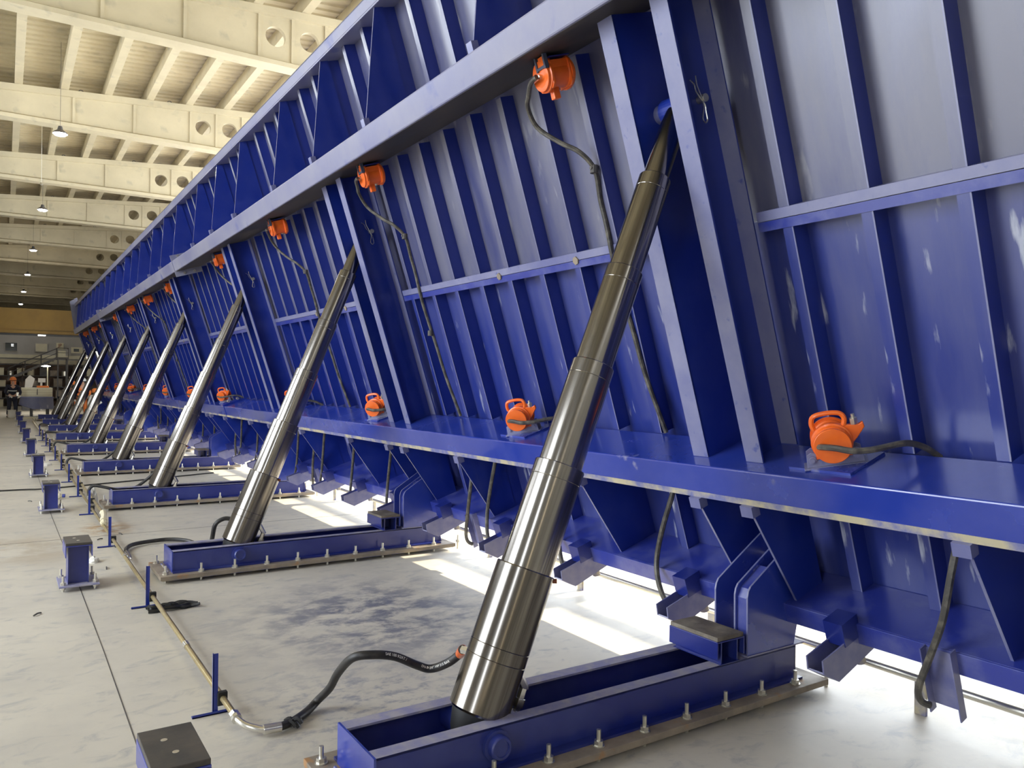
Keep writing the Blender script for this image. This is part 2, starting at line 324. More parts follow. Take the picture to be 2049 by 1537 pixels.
# two longitudinal box beams
lb = MB(); lb.box(-.197, 0, -.3, .122, YA, YE, F); lb.obj('lower_beam', 'blue_low', tt, .008)
MB().box(-.2, -.165, .1225, .1255, YA, YE, F).obj('worn_edge', 'bare', tt)['label'] = 'bare chafed lower edge of the beam'
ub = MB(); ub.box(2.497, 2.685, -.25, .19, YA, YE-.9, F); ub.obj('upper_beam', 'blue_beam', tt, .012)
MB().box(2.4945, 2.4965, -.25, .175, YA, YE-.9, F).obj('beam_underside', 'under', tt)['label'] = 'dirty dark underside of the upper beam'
# edge frame along the top
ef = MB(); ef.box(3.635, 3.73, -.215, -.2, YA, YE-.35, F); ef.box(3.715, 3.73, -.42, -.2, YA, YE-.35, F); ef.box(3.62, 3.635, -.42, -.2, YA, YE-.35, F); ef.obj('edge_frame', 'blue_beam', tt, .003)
# lower rail
lr = MB(); lr.box(-.862, -.85, -.41, -.012, YA, YE, F); lr.box(-.965, -.85, -.012, 0, YA, YE, F); lr.box(-.965, -.953, -.3, -.012, YA, YE, F); lr.obj('lower_rail', 'rail_low', tt, .003)
MB().box(-1.09, -1.0, -.41, -.395, YA, YE, F).obj('deck_skirt', 'bare', tt)
# ribs: an angle with its front flange, three runs per station, shared meshes
def ribmesh(s0, s1, nm='rib'):
    m = MB()
    m.box(s0, s1, -.307, -.30, 0, .058, F); m.box(s0, s1, -.412, -.30, 0, .007, F); return m.mesh(nm, 'blue', Vector((XF, 0, .4)))
def flangemesh(s0, s1):
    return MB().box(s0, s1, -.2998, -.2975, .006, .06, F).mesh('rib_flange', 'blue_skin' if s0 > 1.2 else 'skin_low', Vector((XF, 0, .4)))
def edgemesh(s0, s1): return MB().box(s0, s1, -.3005, -.2965, -.0015, .006, F).mesh('bright_rib_edge', 'blue_flange', Vector((XF, 0, .4)))  # bright edge line painted in as a thin paler strip
rm = [ribmesh(2.686, 3.62), ribmesh(1.305, 2.496), ribmesh(.001, 1.20), ribmesh(-.85, -.198)]
fmn = [flangemesh(2.687, 3.62), flangemesh(1.306, 2.494), flangemesh(.004, 1.199), flangemesh(-.849, -.2)]
def near_pair(y):
    d = (y-Y0) % S
    return -.09 < d < .47 or d > S-.09
emn = [edgemesh(2.687, 3.62), edgemesh(1.306, 2.494), edgemesh(.004, 1.199), edgemesh(-.849, -.2)]
far = [MB() for _ in range(2)]
for j in range(-6, 83):
    y = rib_y(j)
    for q, (s0, s1) in enumerate(((2.686, 3.62), (1.305, 2.496), (.001, 1.2), (-.85, -.198))):
        if q in (1, 2) and near_pair(y): continue
        if j < 58:
            o = bpy.data.objects.new('rib', rm[q]); COL.objects.link(o); o.parent = tt; o.location = (0, y-18, 0)
            if j > -3:
                c = bpy.data.objects.new('rib_flange', fmn[q]); COL.objects.link(c); c.parent = o; c = bpy.data.objects.new('bright_rib_edge', emn[q]); COL.objects.link(c); c.parent = o
        else:
            far[0].box(s0, s1, -.412, -.30, y, y+.007, F); far[0].box(s0, s1, -.307, -.2998, y, y+.058, F); far[1].box(s0, s1, -.2998, -.2975, y, y+.06, F)
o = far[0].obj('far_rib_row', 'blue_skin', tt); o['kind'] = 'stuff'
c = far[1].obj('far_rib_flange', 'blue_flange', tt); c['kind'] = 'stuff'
# mid rails between the channel pairs, in two halves with a seam
def rel(mb, nm, m): return mb.mesh(nm, m, Vector((XF, 0, .4)))
def put(me, nm, y, parent=None):
    o = bpy.data.objects.new(nm, me); COL.objects.link(o)
    if parent: o.parent = parent; o.location = (0, 0, 0)
    else: o.parent = tt; o.location = (0, y-18, 0)
    return o
LSP = S-.555
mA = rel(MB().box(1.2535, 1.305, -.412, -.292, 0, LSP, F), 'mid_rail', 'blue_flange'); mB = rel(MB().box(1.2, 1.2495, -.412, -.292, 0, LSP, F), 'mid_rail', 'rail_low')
bt = MB()
for yy in (.06, 1.0, 2.0): bt.cyl(F(1.2515, -.30, yy), F(1.2515, -.282, yy), .03, 6, False)
mbt = rel(bt, 'rail_bolt', 'rust')
for k in range(-1, K):
    y0 = Y0+.46+k*S
    if k == -1:
        pass
    for me in (mA, mB): put(me, 'mid_rail', y0)
    put(mbt, 'rail_bolt', y0)['kind'] = 'stuff'
# channel pairs that carry the cylinder heads
def chan(near):
    m = MB()
    if near:   # right channel, open towards the camera
        a0, a1, w0, w1 = -.0596, .0535, .0455, .0535
    else:
        a0, a1, w0, w1 = .3304, .4454, .3304, .3384
    m.box(0, 2.495, -.31, -.002, w0, w1, F); m.box(0, 2.495, -.012, -.002, a0, a1, F); m.box(0, 2.495, -.31, -.302, a0, a1, F)
    f = MB(); f.box(.002, 2.494, -.0018, .0006, a0, a1, F)
    f.box(.002, 2.494, -.3018, -.2995, a0, (w0 if near else a1), F)
    return rel(m, 'channel_beam', 'blue'), rel(f, 'channel_flange', 'blue_flange')
cN, cF = chan(True), chan(False)
PIN_S, PIN_N = 1.944, -.20
bossm = [rel(MB().cyl(F(PIN_S, PIN_N, a), F(PIN_S, PIN_N, a+.045), .052, 24), 'pin_boss', 'blue_flange') for a in (.054, .285)]
pin = MB(); pin.cyl(F(PIN_S, PIN_N, -.005), F(PIN_S, PIN_N, .045), .021, 18); pinm = rel(pin, 'pivot_pin', 'zinc')
clip = MB()
def cp(pts): return [F(PIN_S+a, PIN_N+b, .004) for a, b in pts]
clip.tube(cp([(.115, .035), (.07, .04), (.03, .03), (-.005, .022), (-.045, .02), (-.075, .035), (-.105, .045), (-.125, .03), (-.11, .012), (-.07, .01), (-.035, .008), (.0, .03), (.04, .055), (.075, .06), (.10, .085)]), .0042, 6, 5)
clipm = rel(clip, 'retaining_clip', 'chrome')
for k in range(K):
    for me in (cN, cF):
        o = put(me[0], 'channel_beam', Y0+k*S); put(me[1], 'channel_flange', 0, o)
    put(bossm[0], 'pin_boss', Y0+k*S); put(bossm[1], 'pin_boss', Y0+k*S); p = put(pinm, 'pivot_pin', Y0+k*S); put(clipm, 'retaining_clip', 0, p)
# gussets above the upper beam and below the lower beam
gt = rel(MB().prism([(2.75, .125), (3.63, -.225), (3.63, -.30), (2.686, -.30), (2.686, .10), (2.75, .10)], 0, .01, F), 'upper_gusset', 'blue')
ge = rel(MB().prism([(2.75, .1265), (3.632, -.2235), (3.632, -.2255), (2.75, .1245)], -.001, .011, F), 'gusset_edge', 'blue_flange')
gf = rel(MB().box(2.686, 2.752, .115, .165, -.03, .035, F), 'gusset_foot', 'blue_flange')
for j in [x+10*q for q in range(-1, 9) for x in (2, 5, 9)]:
    y = rib_y(j)-.012
    if not (YA < y < YE-1): continue
    o = put(gt, 'upper_gusset', y); put(ge, 'gusset_edge', 0, o); put(gf, 'gusset_foot', 0, o)
gl = rel(MB().prism([(-.24, .10), (-.245, .14), (-.27, .13), (-.885, -.07), (-.852, -.09), (-.852, -.30), (-.198, -.30), (-.198, .10)], 0, .012, F), 'lower_gusset', 'blue')
gle = rel(MB().prism([(-.243, .142), (-.27, .132), (-.885, -.0685), (-.885, -.0715), (-.27, .129), (-.245, .139)], -.001, .013, F), 'gusset_edge', 'blue_flange')
glf = rel(MB().box(-.262, -.199, .09, .15, -.005, .075, F), 'gusset_foot', 'blue_flange')
for k in range(-1, K):
    for dy in (-1.172, -.045, .33, 1.44):
        y = Y0+dy+k*S
        if not (YA < y < YE): continue
        o = put(gl, 'lower_gusset', y); put(gle, 'gusset_edge', 0, o); put(glf, 'gusset_foot', 0, o)
# clamp arms under the rail and hanging channels
ar = MB()
arm = [(-.905, .30), (-.975, .31), (-1.07, .21), (-1.05, -.11), (-.985, -.15), (-.905, -.10)]
ar.prism(arm, -.05, -.042, F); ar.prism(arm, .042, .05, F)
ar.prism([(-.975, .31), (-1.07, .21), (-1.062, .206), (-.969, .304)], -.042, .042, F); ar.prism([(-1.07, .21), (-1.05, -.11), (-1.042, -.11), (-1.062, .208)], -.042, .042, F)
arm_m = rel(ar, 'clamp_arm', 'arm')
stb = rel(MB().box(-.925, -.80, -.02, .115, -.055, .055, F), 'clamp_block', 'blue_box')
dsc = rel(MB().cyl(F(-.925, .045, 0), F(-.945, .045, 0), .045, 18), 'clamp_washer', 'chrome')
kb = rel(MB().cyl(F(-1.055, -.02, -.02), F(-1.09, -.02, -.02), .03, 14), 'clamp_foot', 'bare')
for i in range(-2, 33):
    y = 2.44+1.0885*i
    if y > YE-.3: break
    o = put(arm_m, 'clamp_arm', y); put(stb, 'clamp_block', 0, o); put(dsc, 'clamp_washer', 0, o); put(kb, 'clamp_foot', 0, o)
hc = MB(); hc.box(-1.16, -.86, .0, .006, -.07, .07, F); hc.box(-1.19, -.83, .0, .05, -.074, -.068, F); hc.box(-1.19, -.85, .0, .05, .068, .074, F)
hcm = rel(hc, 'hanging_channel', 'arm')
for k in range(-1, K-1): put(hcm, 'hanging_channel', 1.955+S*(k+0) if k >= 0 else 1.955-S)
put(hcm, 'hanging_channel', 1.955+S*8)
# far end plate
MB().prism([(2.70, .1), (3.9, -.1), (4.0, -.42), (2.6, -.42)], YE-.02, YE, F).obj('end_plate', 'blue_skin', tt)
MB().box(2.49, 2.692, -.25, .20, YE-.9, YE-.885, F).obj('beam_end_plate', 'blue_beam', tt)
# joints between the three table modules
for yj in (14.55, 27.4):
    MB().box(2.40, 2.78, -.25, .20, yj, yj+.02, F).obj('splice_plate', 'blue_beam', tt)
    MB().box(-.26, .03, -.3, .13, yj, yj+.02, F).obj('splice_plate', 'blue', tt)
    sb_ = MB()
    for a, b in ((2.44, .05), (2.44, -.12), (2.75, .08), (.06, .02), (.06, -.15), (-.24, .05)): sb_.cyl(F(a, b, yj-.03), F(a, b, yj+.05), .022, 6, False)
    sb_.obj('splice_bolt', 'zinc', tt)['kind'] = 'stuff'

# ------------------------------------------------------------ base frames
def base_frame(k):
    r = thing('base_frame', '', 'base frame', (1.23, Y0+.19, 0), 'floor frames under the lifting cylinders')
    y0, y1 = Y0, Y0+.388; zt, zb, zp = .248, .083, .07
    MB().box(1.118, 3.94, y0-.129, y1+.129, .036, zp).obj('base_plate', 'rust', r, .003)
    MB().box(1.135, 3.93, y0-.11, y1+.11, .028, .036).obj('shim_plate', 'bare', r)
    for a, b, fa, fb, la, lb_ in ((y0, y0+.01, y0, y0+.075, y0-.05, y0+.075), (y1-.01, y1, y1-.075, y1, y1-.075, y1+.05)):
        ch = MB(); ch.box(1.228, 3.812, a, b, zp, zt); ch.box(1.228, 3.812, la, lb_, zp, zp+.012); s_ = ch.obj('side_channel', 'blue_box', r)
        MB().box(1.228, 3.812, fa, fb, zt-.01, zt+.0005).obj('top_flange', 'blue_dusty', s_)
    MB().box(1.226, 1.236, y0-.003, y1+.003, zp-.002, zt+.001).obj('end_plate', 'blue_low', r)
    MB().box(3.805, 3.815, y0, y1, zp, zt).obj('end_plate', 'blue_box', r)
    wb = MB(); wb.tube([(1.20, y0+.02+.03*i, zp+.006+.003*(i % 2)) for i in range(12)], .008, 5, 2); wb.obj('weld_bead', 'bare', r)
    p = MB(); p.lathe((1.79, y0+.002, .17), (1.79, y0-.07, .17), [(0, .066), (.018, .066), (.02, .052), (.05, .052), (.056, .046), (.056, .036), (.050, .034), (.050, 0)], 28); p.obj('pin_cap', 'blue_box', r)
    q = MB(); q.lathe((1.79, y1-.002, .17), (1.79, y1+.05, .17), [(0, .066), (.02, .052), (.05, .052)], 24); q.obj('pin_cap', 'blue_box', r)
    sd_ = MB(); sd_.cyl((1.79, y0+.01, .17), (1.79, y1-.01, .17), .075, 20); sd_.obj('pivot_tube', 'blue_box', r)
    first = None
    xs = [1.17+.2825*i for i in range(11)]
    def bolt(x, y):
        b = MB(); b.cyl((x, y, 0), (x, y, .145), .0105, 8); o = b.obj('anchor_bolt', 'zinc', r)
        n = MB(); n.cyl((x, y, .07), (x, y, .095), .022, 6, False); n.cyl((x, y, .07), (x, y, .0745), .028, 12); n.obj('nut', 'zinc', o); return o
    b0 = bolt(0, 0)
    for i, x in enumerate(xs):
        for yy in (y0-.075, y1+.075):
            if i == 0: yy += .03 if yy < Y0 else -.03
            c = b0.copy(); COL.objects.link(c); c.location = Vector((x, yy, 0))
            for ch in b0.children: d = ch.copy(); COL.objects.link(d); d.parent = c
    for ch in list(b0.children): bpy.data.objects.remove(ch)
    bpy.data.objects.remove(b0)
    # seat that takes the table when it comes down
    sx, sy, zc = 3.262, 3.0, .385
    st = MB(); st.box(sx-.105, sx+.105, sy-.178, sy+.178, zc-.018, zc-.010); st.box(sx-.105, sx-.098, sy-.178, sy+.178, zc-.105, zc-.012); st.box(sx+.098, sx+.105, sy-.178, sy+.178, zc-.105, zc-.012)
    so = st.obj('seat', 'blue_box', r, .003)
    MB().box(sx-.1, sx+.1, sy-.172, sy+.172, zc-.0095, zc+.012).obj('rubber_pad', 'padold', so)
    hs = MB(); hs.box(sx-.065, sx-.058, sy-.165, sy+.165, zt, zc-.018); hs.box(sx+.058, sx+.065, sy-.165, sy+.165, zt, zc-.018); hs.box(sx-.058, sx+.058, sy-.003, sy+.003, zt, zc-.018); hs.box(sx-.075, sx+.075, sy-.175, sy+.175, zt, zt+.004)
    hs.obj('seat_stub', 'blue_box', so)
    # hinge stand: near box of two cheeks with a bent cover, and a lone far cheek
    prof = [(3.41, zt), (3.405, .572), (3.413, .605), (3.429, .629), (3.592, .732), (3.80, .86), (3.93, .82), (3.96, .70), (3.85, .45), (3.80, zt)]
    Fy = lambda a, b, c: Vector((a, c, b))
    for a in (y0+.002, y0+.088, y0+.228):
        h = MB(); h.prism(prof, a, a+.012, Fy); ho = h.obj('hinge_cheek', 'blue_low', r, .002)
        e = MB()
        for (ax, az), (bx, bz) in zip(prof[:6], prof[1:6]): e.prism([(ax-.0015, az), (bx-.0015, bz), (bx+.002, bz-.001), (ax+.002, az-.001)], a+.001, a+.011, Fy)
        e.obj('lit_cheek_edge', 'blue_flange', ho)  # lit front edge of the cheek painted in as a paler strip
    cv = MB(); cv.prism([(3.425, zt), (3.42, .56), (3.444, .61), (3.60, .712), (3.605, .700), (3.455, .603), (3.432, .558), (3.437, zt)], y0+.014, y0+.088, Fy); cv.obj('hinge_cover', 'rail_low', r)
    MB().box(3.40, 3.88, y0-.004, y1+.004, zt+.0005, zt+.008).obj('hinge_foot', 'blue_dusty', r)
    for a in (y0+.05, y1-.06): tg = MB(); tg.prism([(3.815, zp), (3.87, zp), (3.83, zt), (3.815, zt)], a, a+.01, Fy); tg.obj('end_gusset', 'blue_box', r)
    hp = MB(); hp.cyl((3.86, y0-.01, .72), (3.86, y1, .72), .03, 16); hp.obj('hinge_pin', 'zinc', r)
    return r
b0 = base_frame(0)
# parts built by copying bolts lack a parent: give them one
for o in [x for x in bpy.data.objects if x.name.startswith('anchor_bolt') and x.parent is None]:
    o.parent = b0; o.location = o.location-b0.location+Vector((b0.location.x, b0.location.y, 0))
# ------------------------------------------------------------ telescopic cylinders
def cylinder():
    ax0 = Vector((1.79, Y0+.194, .17)); ax1 = B+T*PIN_S+NN*PIN_N; ax1.y = Y0+.19
    d = (ax1-ax0).normalized(); L = (ax1-ax0).length
    r = thing('hydraulic_cylinder', '', 'hydraulic cylinder', ax0, 'telescopic lifting cylinders')
    P = lambda t: ax0+d*t
    zt_ = lambda z: (z-.17)/d.z
    ks = [zt_(.857), zt_(1.331), zt_(1.8235), zt_(2.311), zt_(2.813)]
    R = [.141, .124, .1075, .095, .085, .062]
    mb = MB(); t1 = ks[0]
    sA, sB = t1*.50, t1*.42
    mb.lathe(P(.07), P(t1), [(0, .128), (.012, .141), (sB-.07, .141), (sB-.068, .1395), (sB-.066, .141), (sA-.07, .141), (sA-.068, .1395), (sA-.066, .141), (t1-.075, .141), (t1-.07, .137), (t1-.07, .126)], 48)
    mb.obj('barrel', 'barrel', r)
    e = MB(); e.lathe(P(-.075), P(.09), [(0, .05), (.02, .085), (.06, .105), (.15, .125)], 32); e.obj('foot_eye', 'black', r)
    for i in range(1, 5):
        a, b_ = ks[i-1]-.12, ks[i]; rr = R[i]
        g = MB(); g.lathe(P(a), P(b_), [(0, rr), (b_-a-.075, rr), (b_-a-.073, rr-.001), (b_-a-.071, rr), (b_-a-.004, rr), (b_-a, rr-.003), (b_-a, rr-.012)], 44); g.obj('stage', 'steel', r)
    g = MB(); g.lathe(P(ks[4]-.1), P(L), [(0, R[5]+.006), (L-ks[4]-.02, R[5]+.004), (L-ks[4]+.1-.03, R[5]-.004)], 32); g.obj('rod', 'steel', r)
    e = MB(); e.cyl(ax1+Vector((0, -.09, 0)), ax1+Vector((0, .09, 0)), .068, 24); e.obj('rod_eye', 'blue', r)
    # port fitting low on the right-hand side
    side = d.cross(Vector((0, 1, 0))).normalized()
    if side.x < 0: side = -side
    f0 = P(.10)+side*.13+Vector((0, -.02, 0)); f = MB()
    f.cyl(f0-side*.02, f0+side*.035, .025, 6, False); f.cyl(f0+side*.02, f0+side*.07, .02, 12)
    f.lathe(f0+side*.06-d*.026, f0+side*.06+d*.12, [(0, .015), (.005, .025), (.04, .025), (.042, .018), (.058, .018), (.06, .028), (.098, .028), (.10, .02), (.146, .02)], 6, False)
    f.cyl(f0+side*.07+d*.12, f0+side*.0+d*.18, .021, 6, False)
    f.obj('port_elbow', 'chrome', r)
    g0 = P(zt_(.46))-Vector((0, 0, 0)); out = Vector((-.35, .93, 0)).normalized()
    h = MB(); h.cyl(g0+out*.12, g0+out*.20, .02, 6, False); h.obj('inlet_port', 'chrome', r)
    c = MB(); hz = P(zt_(.80)); sd2 = Vector((.84, -.55, 0)).normalized(); c.cyl(hz+sd2*.125, hz+sd2*.165, .011, 10); c.obj('port_plug', 'signred', r)
    return r, g0+out*.2
SHARP = 14
c0, inlet = cylinder()
SHARP = 32
for k in range(K):
    bf = b0 if k == 0 else dup(b0, (0, S*k, 0)); cy = c0 if k == 0 else dup(c0, (0, S*k, 0))
    bf['label'] = ('blue channel base frame bolted down on a rusty plate, '+nth(k)) if k < 8 else 'farthest blue channel base frame bolted down by the far hall end'
    cy['label'] = ('leaning steel telescopic cylinder under the table, '+nth(k)) if k < 8 else 'farthest leaning steel telescopic cylinder, beside the bending worker'

# ------------------------------------------------------------ support posts
def post():
    x, y = .53, Y0+.21
    r = thing('support_post', '', 'post', (x, y, 0), 'blue floor posts in a row')
    MB().box(x-.14, x+.15, y-.2, y+.2, .04, .052).obj('base_plate', 'blue_dusty', r)
    h = MB(); h.box(x-.075, x-.068, y-.13, y+.13, .052, .36); h.box(x+.068, x+.075, y-.13, y+.13, .052, .36); h.box(x-.068, x+.068, y-.10, y-.093, .052, .36); h.box(x-.068, x+.068, y+.093, y+.10, .052, .36); h.obj('column', 'blue_box', r)
    c = MB(); c.box(x-.098, x+.098, y-.178, y+.178, .362, .370); c.box(x-.098, x-.091, y-.178, y+.178, .275, .364); c.box(x+.091, x+.098, y-.178, y+.178, .275, .364); c.obj('cap_channel', 'rail_low', r, .003)
    p = MB().box(x-.096, x+.096, y-.176, y+.176, .3705, .392).obj('rubber_pad', 'pad', r, .003)
    s = MB(); s.cyl((x-.02, y+.06, .391), (x-.02, y+.06, .3932), .012, 16); s.cyl((x+.0, y-.06, .391), (x+.0, y-.06, .3932), .012, 16); s.obj('pad_screw', 'zinc', p)
    for dx, dy in ((-.11, -.15), (-.11, .15), (.12, -.15), (.12, .15)):
        b = MB(); b.cyl((x+dx, y+dy, 0), (x+dx, y+dy, .125), .010, 8); o = b.obj('anchor_bolt', 'zinc', r)
        n = MB(); n.cyl((x+dx, y+dy, .052), (x+dx, y+dy, .075), .02, 6, False); n.cyl((x+dx, y+dy, .02), (x+dx, y+dy, .04), .02, 6, False); n.obj('nut', 'zinc', o)
    return r
p0 = post()
for k in range(K):
    p = p0 if k == 0 else dup(p0, (0, S*k, 0))
    p['label'] = ('short blue steel post with black rubber cap, cut by the picture bottom' if k == 0 else 'short blue post with dark rubber cap, '+nth(k)) if k < 8 else 'farthest blue post with rubber cap, at the crouching worker\'s feet'

# ------------------------------------------------------------ vibrators
def vibrator(upper):
    """built round the origin; local axes: a = motor axis (towards us), b = along the table, c = away from the beam it sits on"""
    return None
def vib_parts(root, C, ax, side, upv, upper):
    Z = .86 if upper else 1.; AX = 1. if upper else .62
    ax = ax.normalized(); upv = (upv-ax*upv.dot(ax)).normalized(); side = ax.cross(upv).normalized()
    G = lambda a, b, c: C+(ax*a*AX+side*b+upv*c)*Z
    r_ = .092
    m = MB(); m.lathe(G(-.09, 0, 0), G(.09, 0, 0), [(0, r_-.006), (.02, r_-.006), (.022, r_-.014), (.155, r_-.014), (.158, r_-.004), (.18, r_-.004)], 30)
    m.box(-.07, .07, -.085, .085, -.085, -.03, G)
    m.obj('motor_body', 'orange', root, .003)
    for s_ in (1, -1):
        e = MB(); e.lathe(G(.078*s_, 0, 0), G(.12*s_, 0, 0), [(0, .098), (.014, .098), (.018, .09), (.030, .084), (.036, .06), (.036, .034), (.032, .03), (.032, 0)], 34); eo = e.obj('end_cap', 'orange', root)
        sc = MB()
        for i in range(8):
            a = 2*PI*i/8+.3; sc.cyl(G(.09*s_, .086*math.cos(a), .086*math.sin(a)), G(.102*s_, .086*math.cos(a), .086*math.sin(a)), .005, 6)
        sc.obj('cap_screw', 'zinc', eo)['kind'] = 'stuff'
    if upper:
        for a in (-.088, .066): MB().prism([(-.1, -.075), (-.075, -.1), (.075, -.1), (.1, -.075), (.1, .075), (.075, .1), (-.075, .1), (-.1, .075)], a, a+.022, lambda p, q, r__: G(r__, p, q)).obj('square_flange', 'orange', root, .004)
    # lifting loop on the side away from the beam
    hl = MB()
    if not upper:
        hl.tube([G(.07, .072, .07), G(.07, .078, .105), G(.07, .062, .14), G(.07, .0, .148), G(.07, -.058, .138), G(.07, -.075, .108), G(.07, -.066, .075)], .0125, 8, 5)
        hl.obj('lifting_handle', 'orange', root)
        ear = MB(); ear.prism([(-.04, .085), (-.09, .075), (-.135, .072), (-.155, .082), (-.16, .055), (-.12, .005), (-.095, -.02), (-.04, -.05)], .045, .085, lambda a, b, c: G(c, a, b)); ear.obj('mounting_ear', 'orange', root, .004)
        nb = MB(); nb.cyl(G(.065, -.115, .072), G(.065, -.115, .125), .009, 8); nb.cyl(G(.065, -.115, .074), G(.065, -.115, .105), .019, 6, False); nb.obj('adjusting_bolt', 'zinc', root)
        bk = MB()
        bk.prism([(.135, -.125), (.13, -.06), (.105, -.045), (.04, -.075), (-.04, -.075), (-.105, -.045), (-.13, -.06), (-.135, -.125)], .055, .063, lambda a, b, c: G(c, a, b))
        bk.prism([(.135, -.125), (.13, -.06), (.105, -.045), (.04, -.075), (-.04, -.075), (-.105, -.045), (-.13, -.06), (-.135, -.125)], -.07, -.062, lambda a, b, c: G(c, a, b))
        bk.box(-.085, .08, -.15, .15, -.135, -.125, G)
        bo = bk.obj('saddle_bracket', 'blue_flange', root, .002)
        for q in (.105, -.105): bb = MB(); bb.lathe(G(.055, q, -.085), G(.09, q, -.085), [(0, .02), (.012, .02), (.013, .012), (.019, .012)], 16); bb.obj('bracket_pin', 'blue_flange', bo)
    else:
        bk = MB(); bk.box(-.085, .085, -.11, .11, -.106, -.097, G); bo = bk.obj('saddle_bracket', 'blue_box', root, .002)
        bk = MB()
        for (b0_, b1_, c0_, c1_) in ((-.02, -.002, -.15, -.03), (.088, .106, -.15, -.03), (-.002, .088, -.15, -.132), (-.002, .088, -.055, -.037)): bk.box(.10, .13, b0_, b1_, c0_, c1_, G)
        bk.obj('cable_guard', 'guard', root)
        MB().box(.105, .118, .012, .074, -.118, -.075, G).obj('rating_tag', 'orange', root)
        tb_ = MB(); tb_.box(-.0, .055, -.03, .02, .075, .165, G); tb_.obj('mounting_ear', 'orange', root, .006)
        nb = MB(); nb.cyl(G(-.04, -.05, .07), G(-.04, -.05, .10), .013, 6, False); nb.obj('adjusting_bolt', 'zinc', root)
    gl_ = MB(); g0 = G(.125, 0, 0); gl_.cyl(G(.105, 0, 0), G(.135, 0, 0), .014, 6, False); gl_.obj('cable_gland', 'chrome', root)
lower_y = [2.384, 5.177, 8.034, 11.0, 15.13, 17.97, 21.1, 24.3, 27.6, 31.2, 34.4]
upper_y = [3.813, 6.609, 9.475, 12.483, 16.777, 19.651, 22.56, 25.6, 29.577, 32.273, 35.841]
proto = {}
def vib_axis(upper):
    ax = NN*(.96 if upper else .80)+Vector((0, (.1 if upper else -.60), 0)); return ax
for kind, ys in (('lower', lower_y), ('upper', upper_y)):
    upper = kind == 'upper'
    for i, yv in enumerate(ys):
        C_ = F(2.385 if upper else .14, -.08, yv)
        if i == 0:
            r = thing('vibrator_motor', '', 'vibrator', C_, 'orange vibrators '+('under the upper beam' if upper else 'along the lower beam'))
            vib_parts(r, C_, vib_axis(upper), None, (-T if upper else T), upper); proto[kind] = r
            if not upper:
                pl = MB(); pl.box(-.128+.14-.012, .013, -.27, .03, yv-.15, yv+.2, F); pl.obj('pad_plate', 'blue_low', r)
        else: r = dup(proto[kind], C_-proto[kind].location)
        last = i == len(ys)-1
        r['label'] = ('farthest' if last else nth(i))+' orange vibrator motor '+('hung under the upper beam' if upper else 'seated on top of the lower beam')
# cables
cu_path = [(2.385, .06, 0.0), (2.379, .06, .04), (2.369, .04, .10), (2.33, 0, .19), (2.275, -.04, .281), (2.149, -.1, .311), (2.015, -.15, .186), (1.918, -.2, .077), (1.791, -.27, .056), (1.603, -.285, .085), (1.439, -.285, .083), (1.21, -.278, .087), (1.007, -.285, .093), (.732, -.285, .062), (.421, -.285, .041), (.012, -.292, -.026)]
cl_path = [(.145, .05, -.02), (.155, .07, -.075), (.156, .075, -.135), (.143, .06, -.202), (.128, 0, -.244), (.122, -.06, -.28), (.112, -.15, -.317), (.088, -.22, -.335), (.046, -.28, -.36), (-.02, -.34, -.385)]
def cable(path, y, label, group, r=.0155):
    m = MB(); m.tube([F(a, b, y+c) for a, b, c in path], r, 8, 5)
    return tag(m.obj('power_cable', 'hosegrey', None, 0, F(path[0][0], path[0][1], y)), label, 'cable', group), m
cproto = {}
for kind, ys, path in (('upper', upper_y, cu_path), ('lower', lower_y, cl_path)):
    for i, yv in enumerate(ys):
        lab = 'dusty black cable from the '+('farthest' if i == len(ys)-1 else nth(i))+' '+kind+' vibrator'
        if i == 0:
            cproto[kind], m_ = cable(path, yv, lab, kind+' vibrator cables')
            if kind == 'upper':
                j_ = MB(); p = F(1.80, -.268, yv+.056); j_.cyl(p+Vector((0, 0, .02)), p-Vector((0, 0, .03)), .026, 10); j_.cyl(p+Vector((-.03, 0, 0)), p+Vector((.02, 0, 0)), .012, 6, False)
                p = F(.86, -.27, yv+.08); j_.cyl(p+Vector((0, 0, .02)), p-Vector((0, 0, .03)), .026, 10)
                j_.obj('cable_clip', 'dark', cproto[kind])
        else: dup(cproto[kind], (0, yv-ys[0], 0), None, lab)
# sleeves that drop to the clamps
dp = [(-.17, -.2, .13), (-.332, -.1, .137), (-.555, -.05, .241), (-.74, 0, .302), (-.851, .05, .292), (-.93, .12, .211), (-.985, .2, .075)]
dp2 = [(-.2, -.2, .19), (-.393, -.1, .207), (-.494, -.05, .218), (-.685, .02, .248), (-.868, .06, .314), (-1.034, .085, .38), (-1.115, .08, .389), (-1.15, .05, .362)]
m = MB(); m.tube([F(a, b, 3.51+c) for a, b, c in dp], .0175, 8, 5); d0 = tag(m.obj('drop_hose', 'hosegrey', None, 0, F(-.17, -.2, 3.6)), 'dark hose looping down to the clamp left of the nearest hinge stand', 'hose', 'hoses looping down to the clamps')
m = MB(); m.tube([F(a, b, 1.66+c) for a, b, c in dp2], .0175, 8, 5); d1 = tag(m.obj('drop_hose', 'hosegrey', None, 0, F(-.2, -.2, 1.8)), 'dark hose looping down beside the hanging channel at the right picture edge', 'hose', 'hoses looping down to the hanging channels')
n = 0
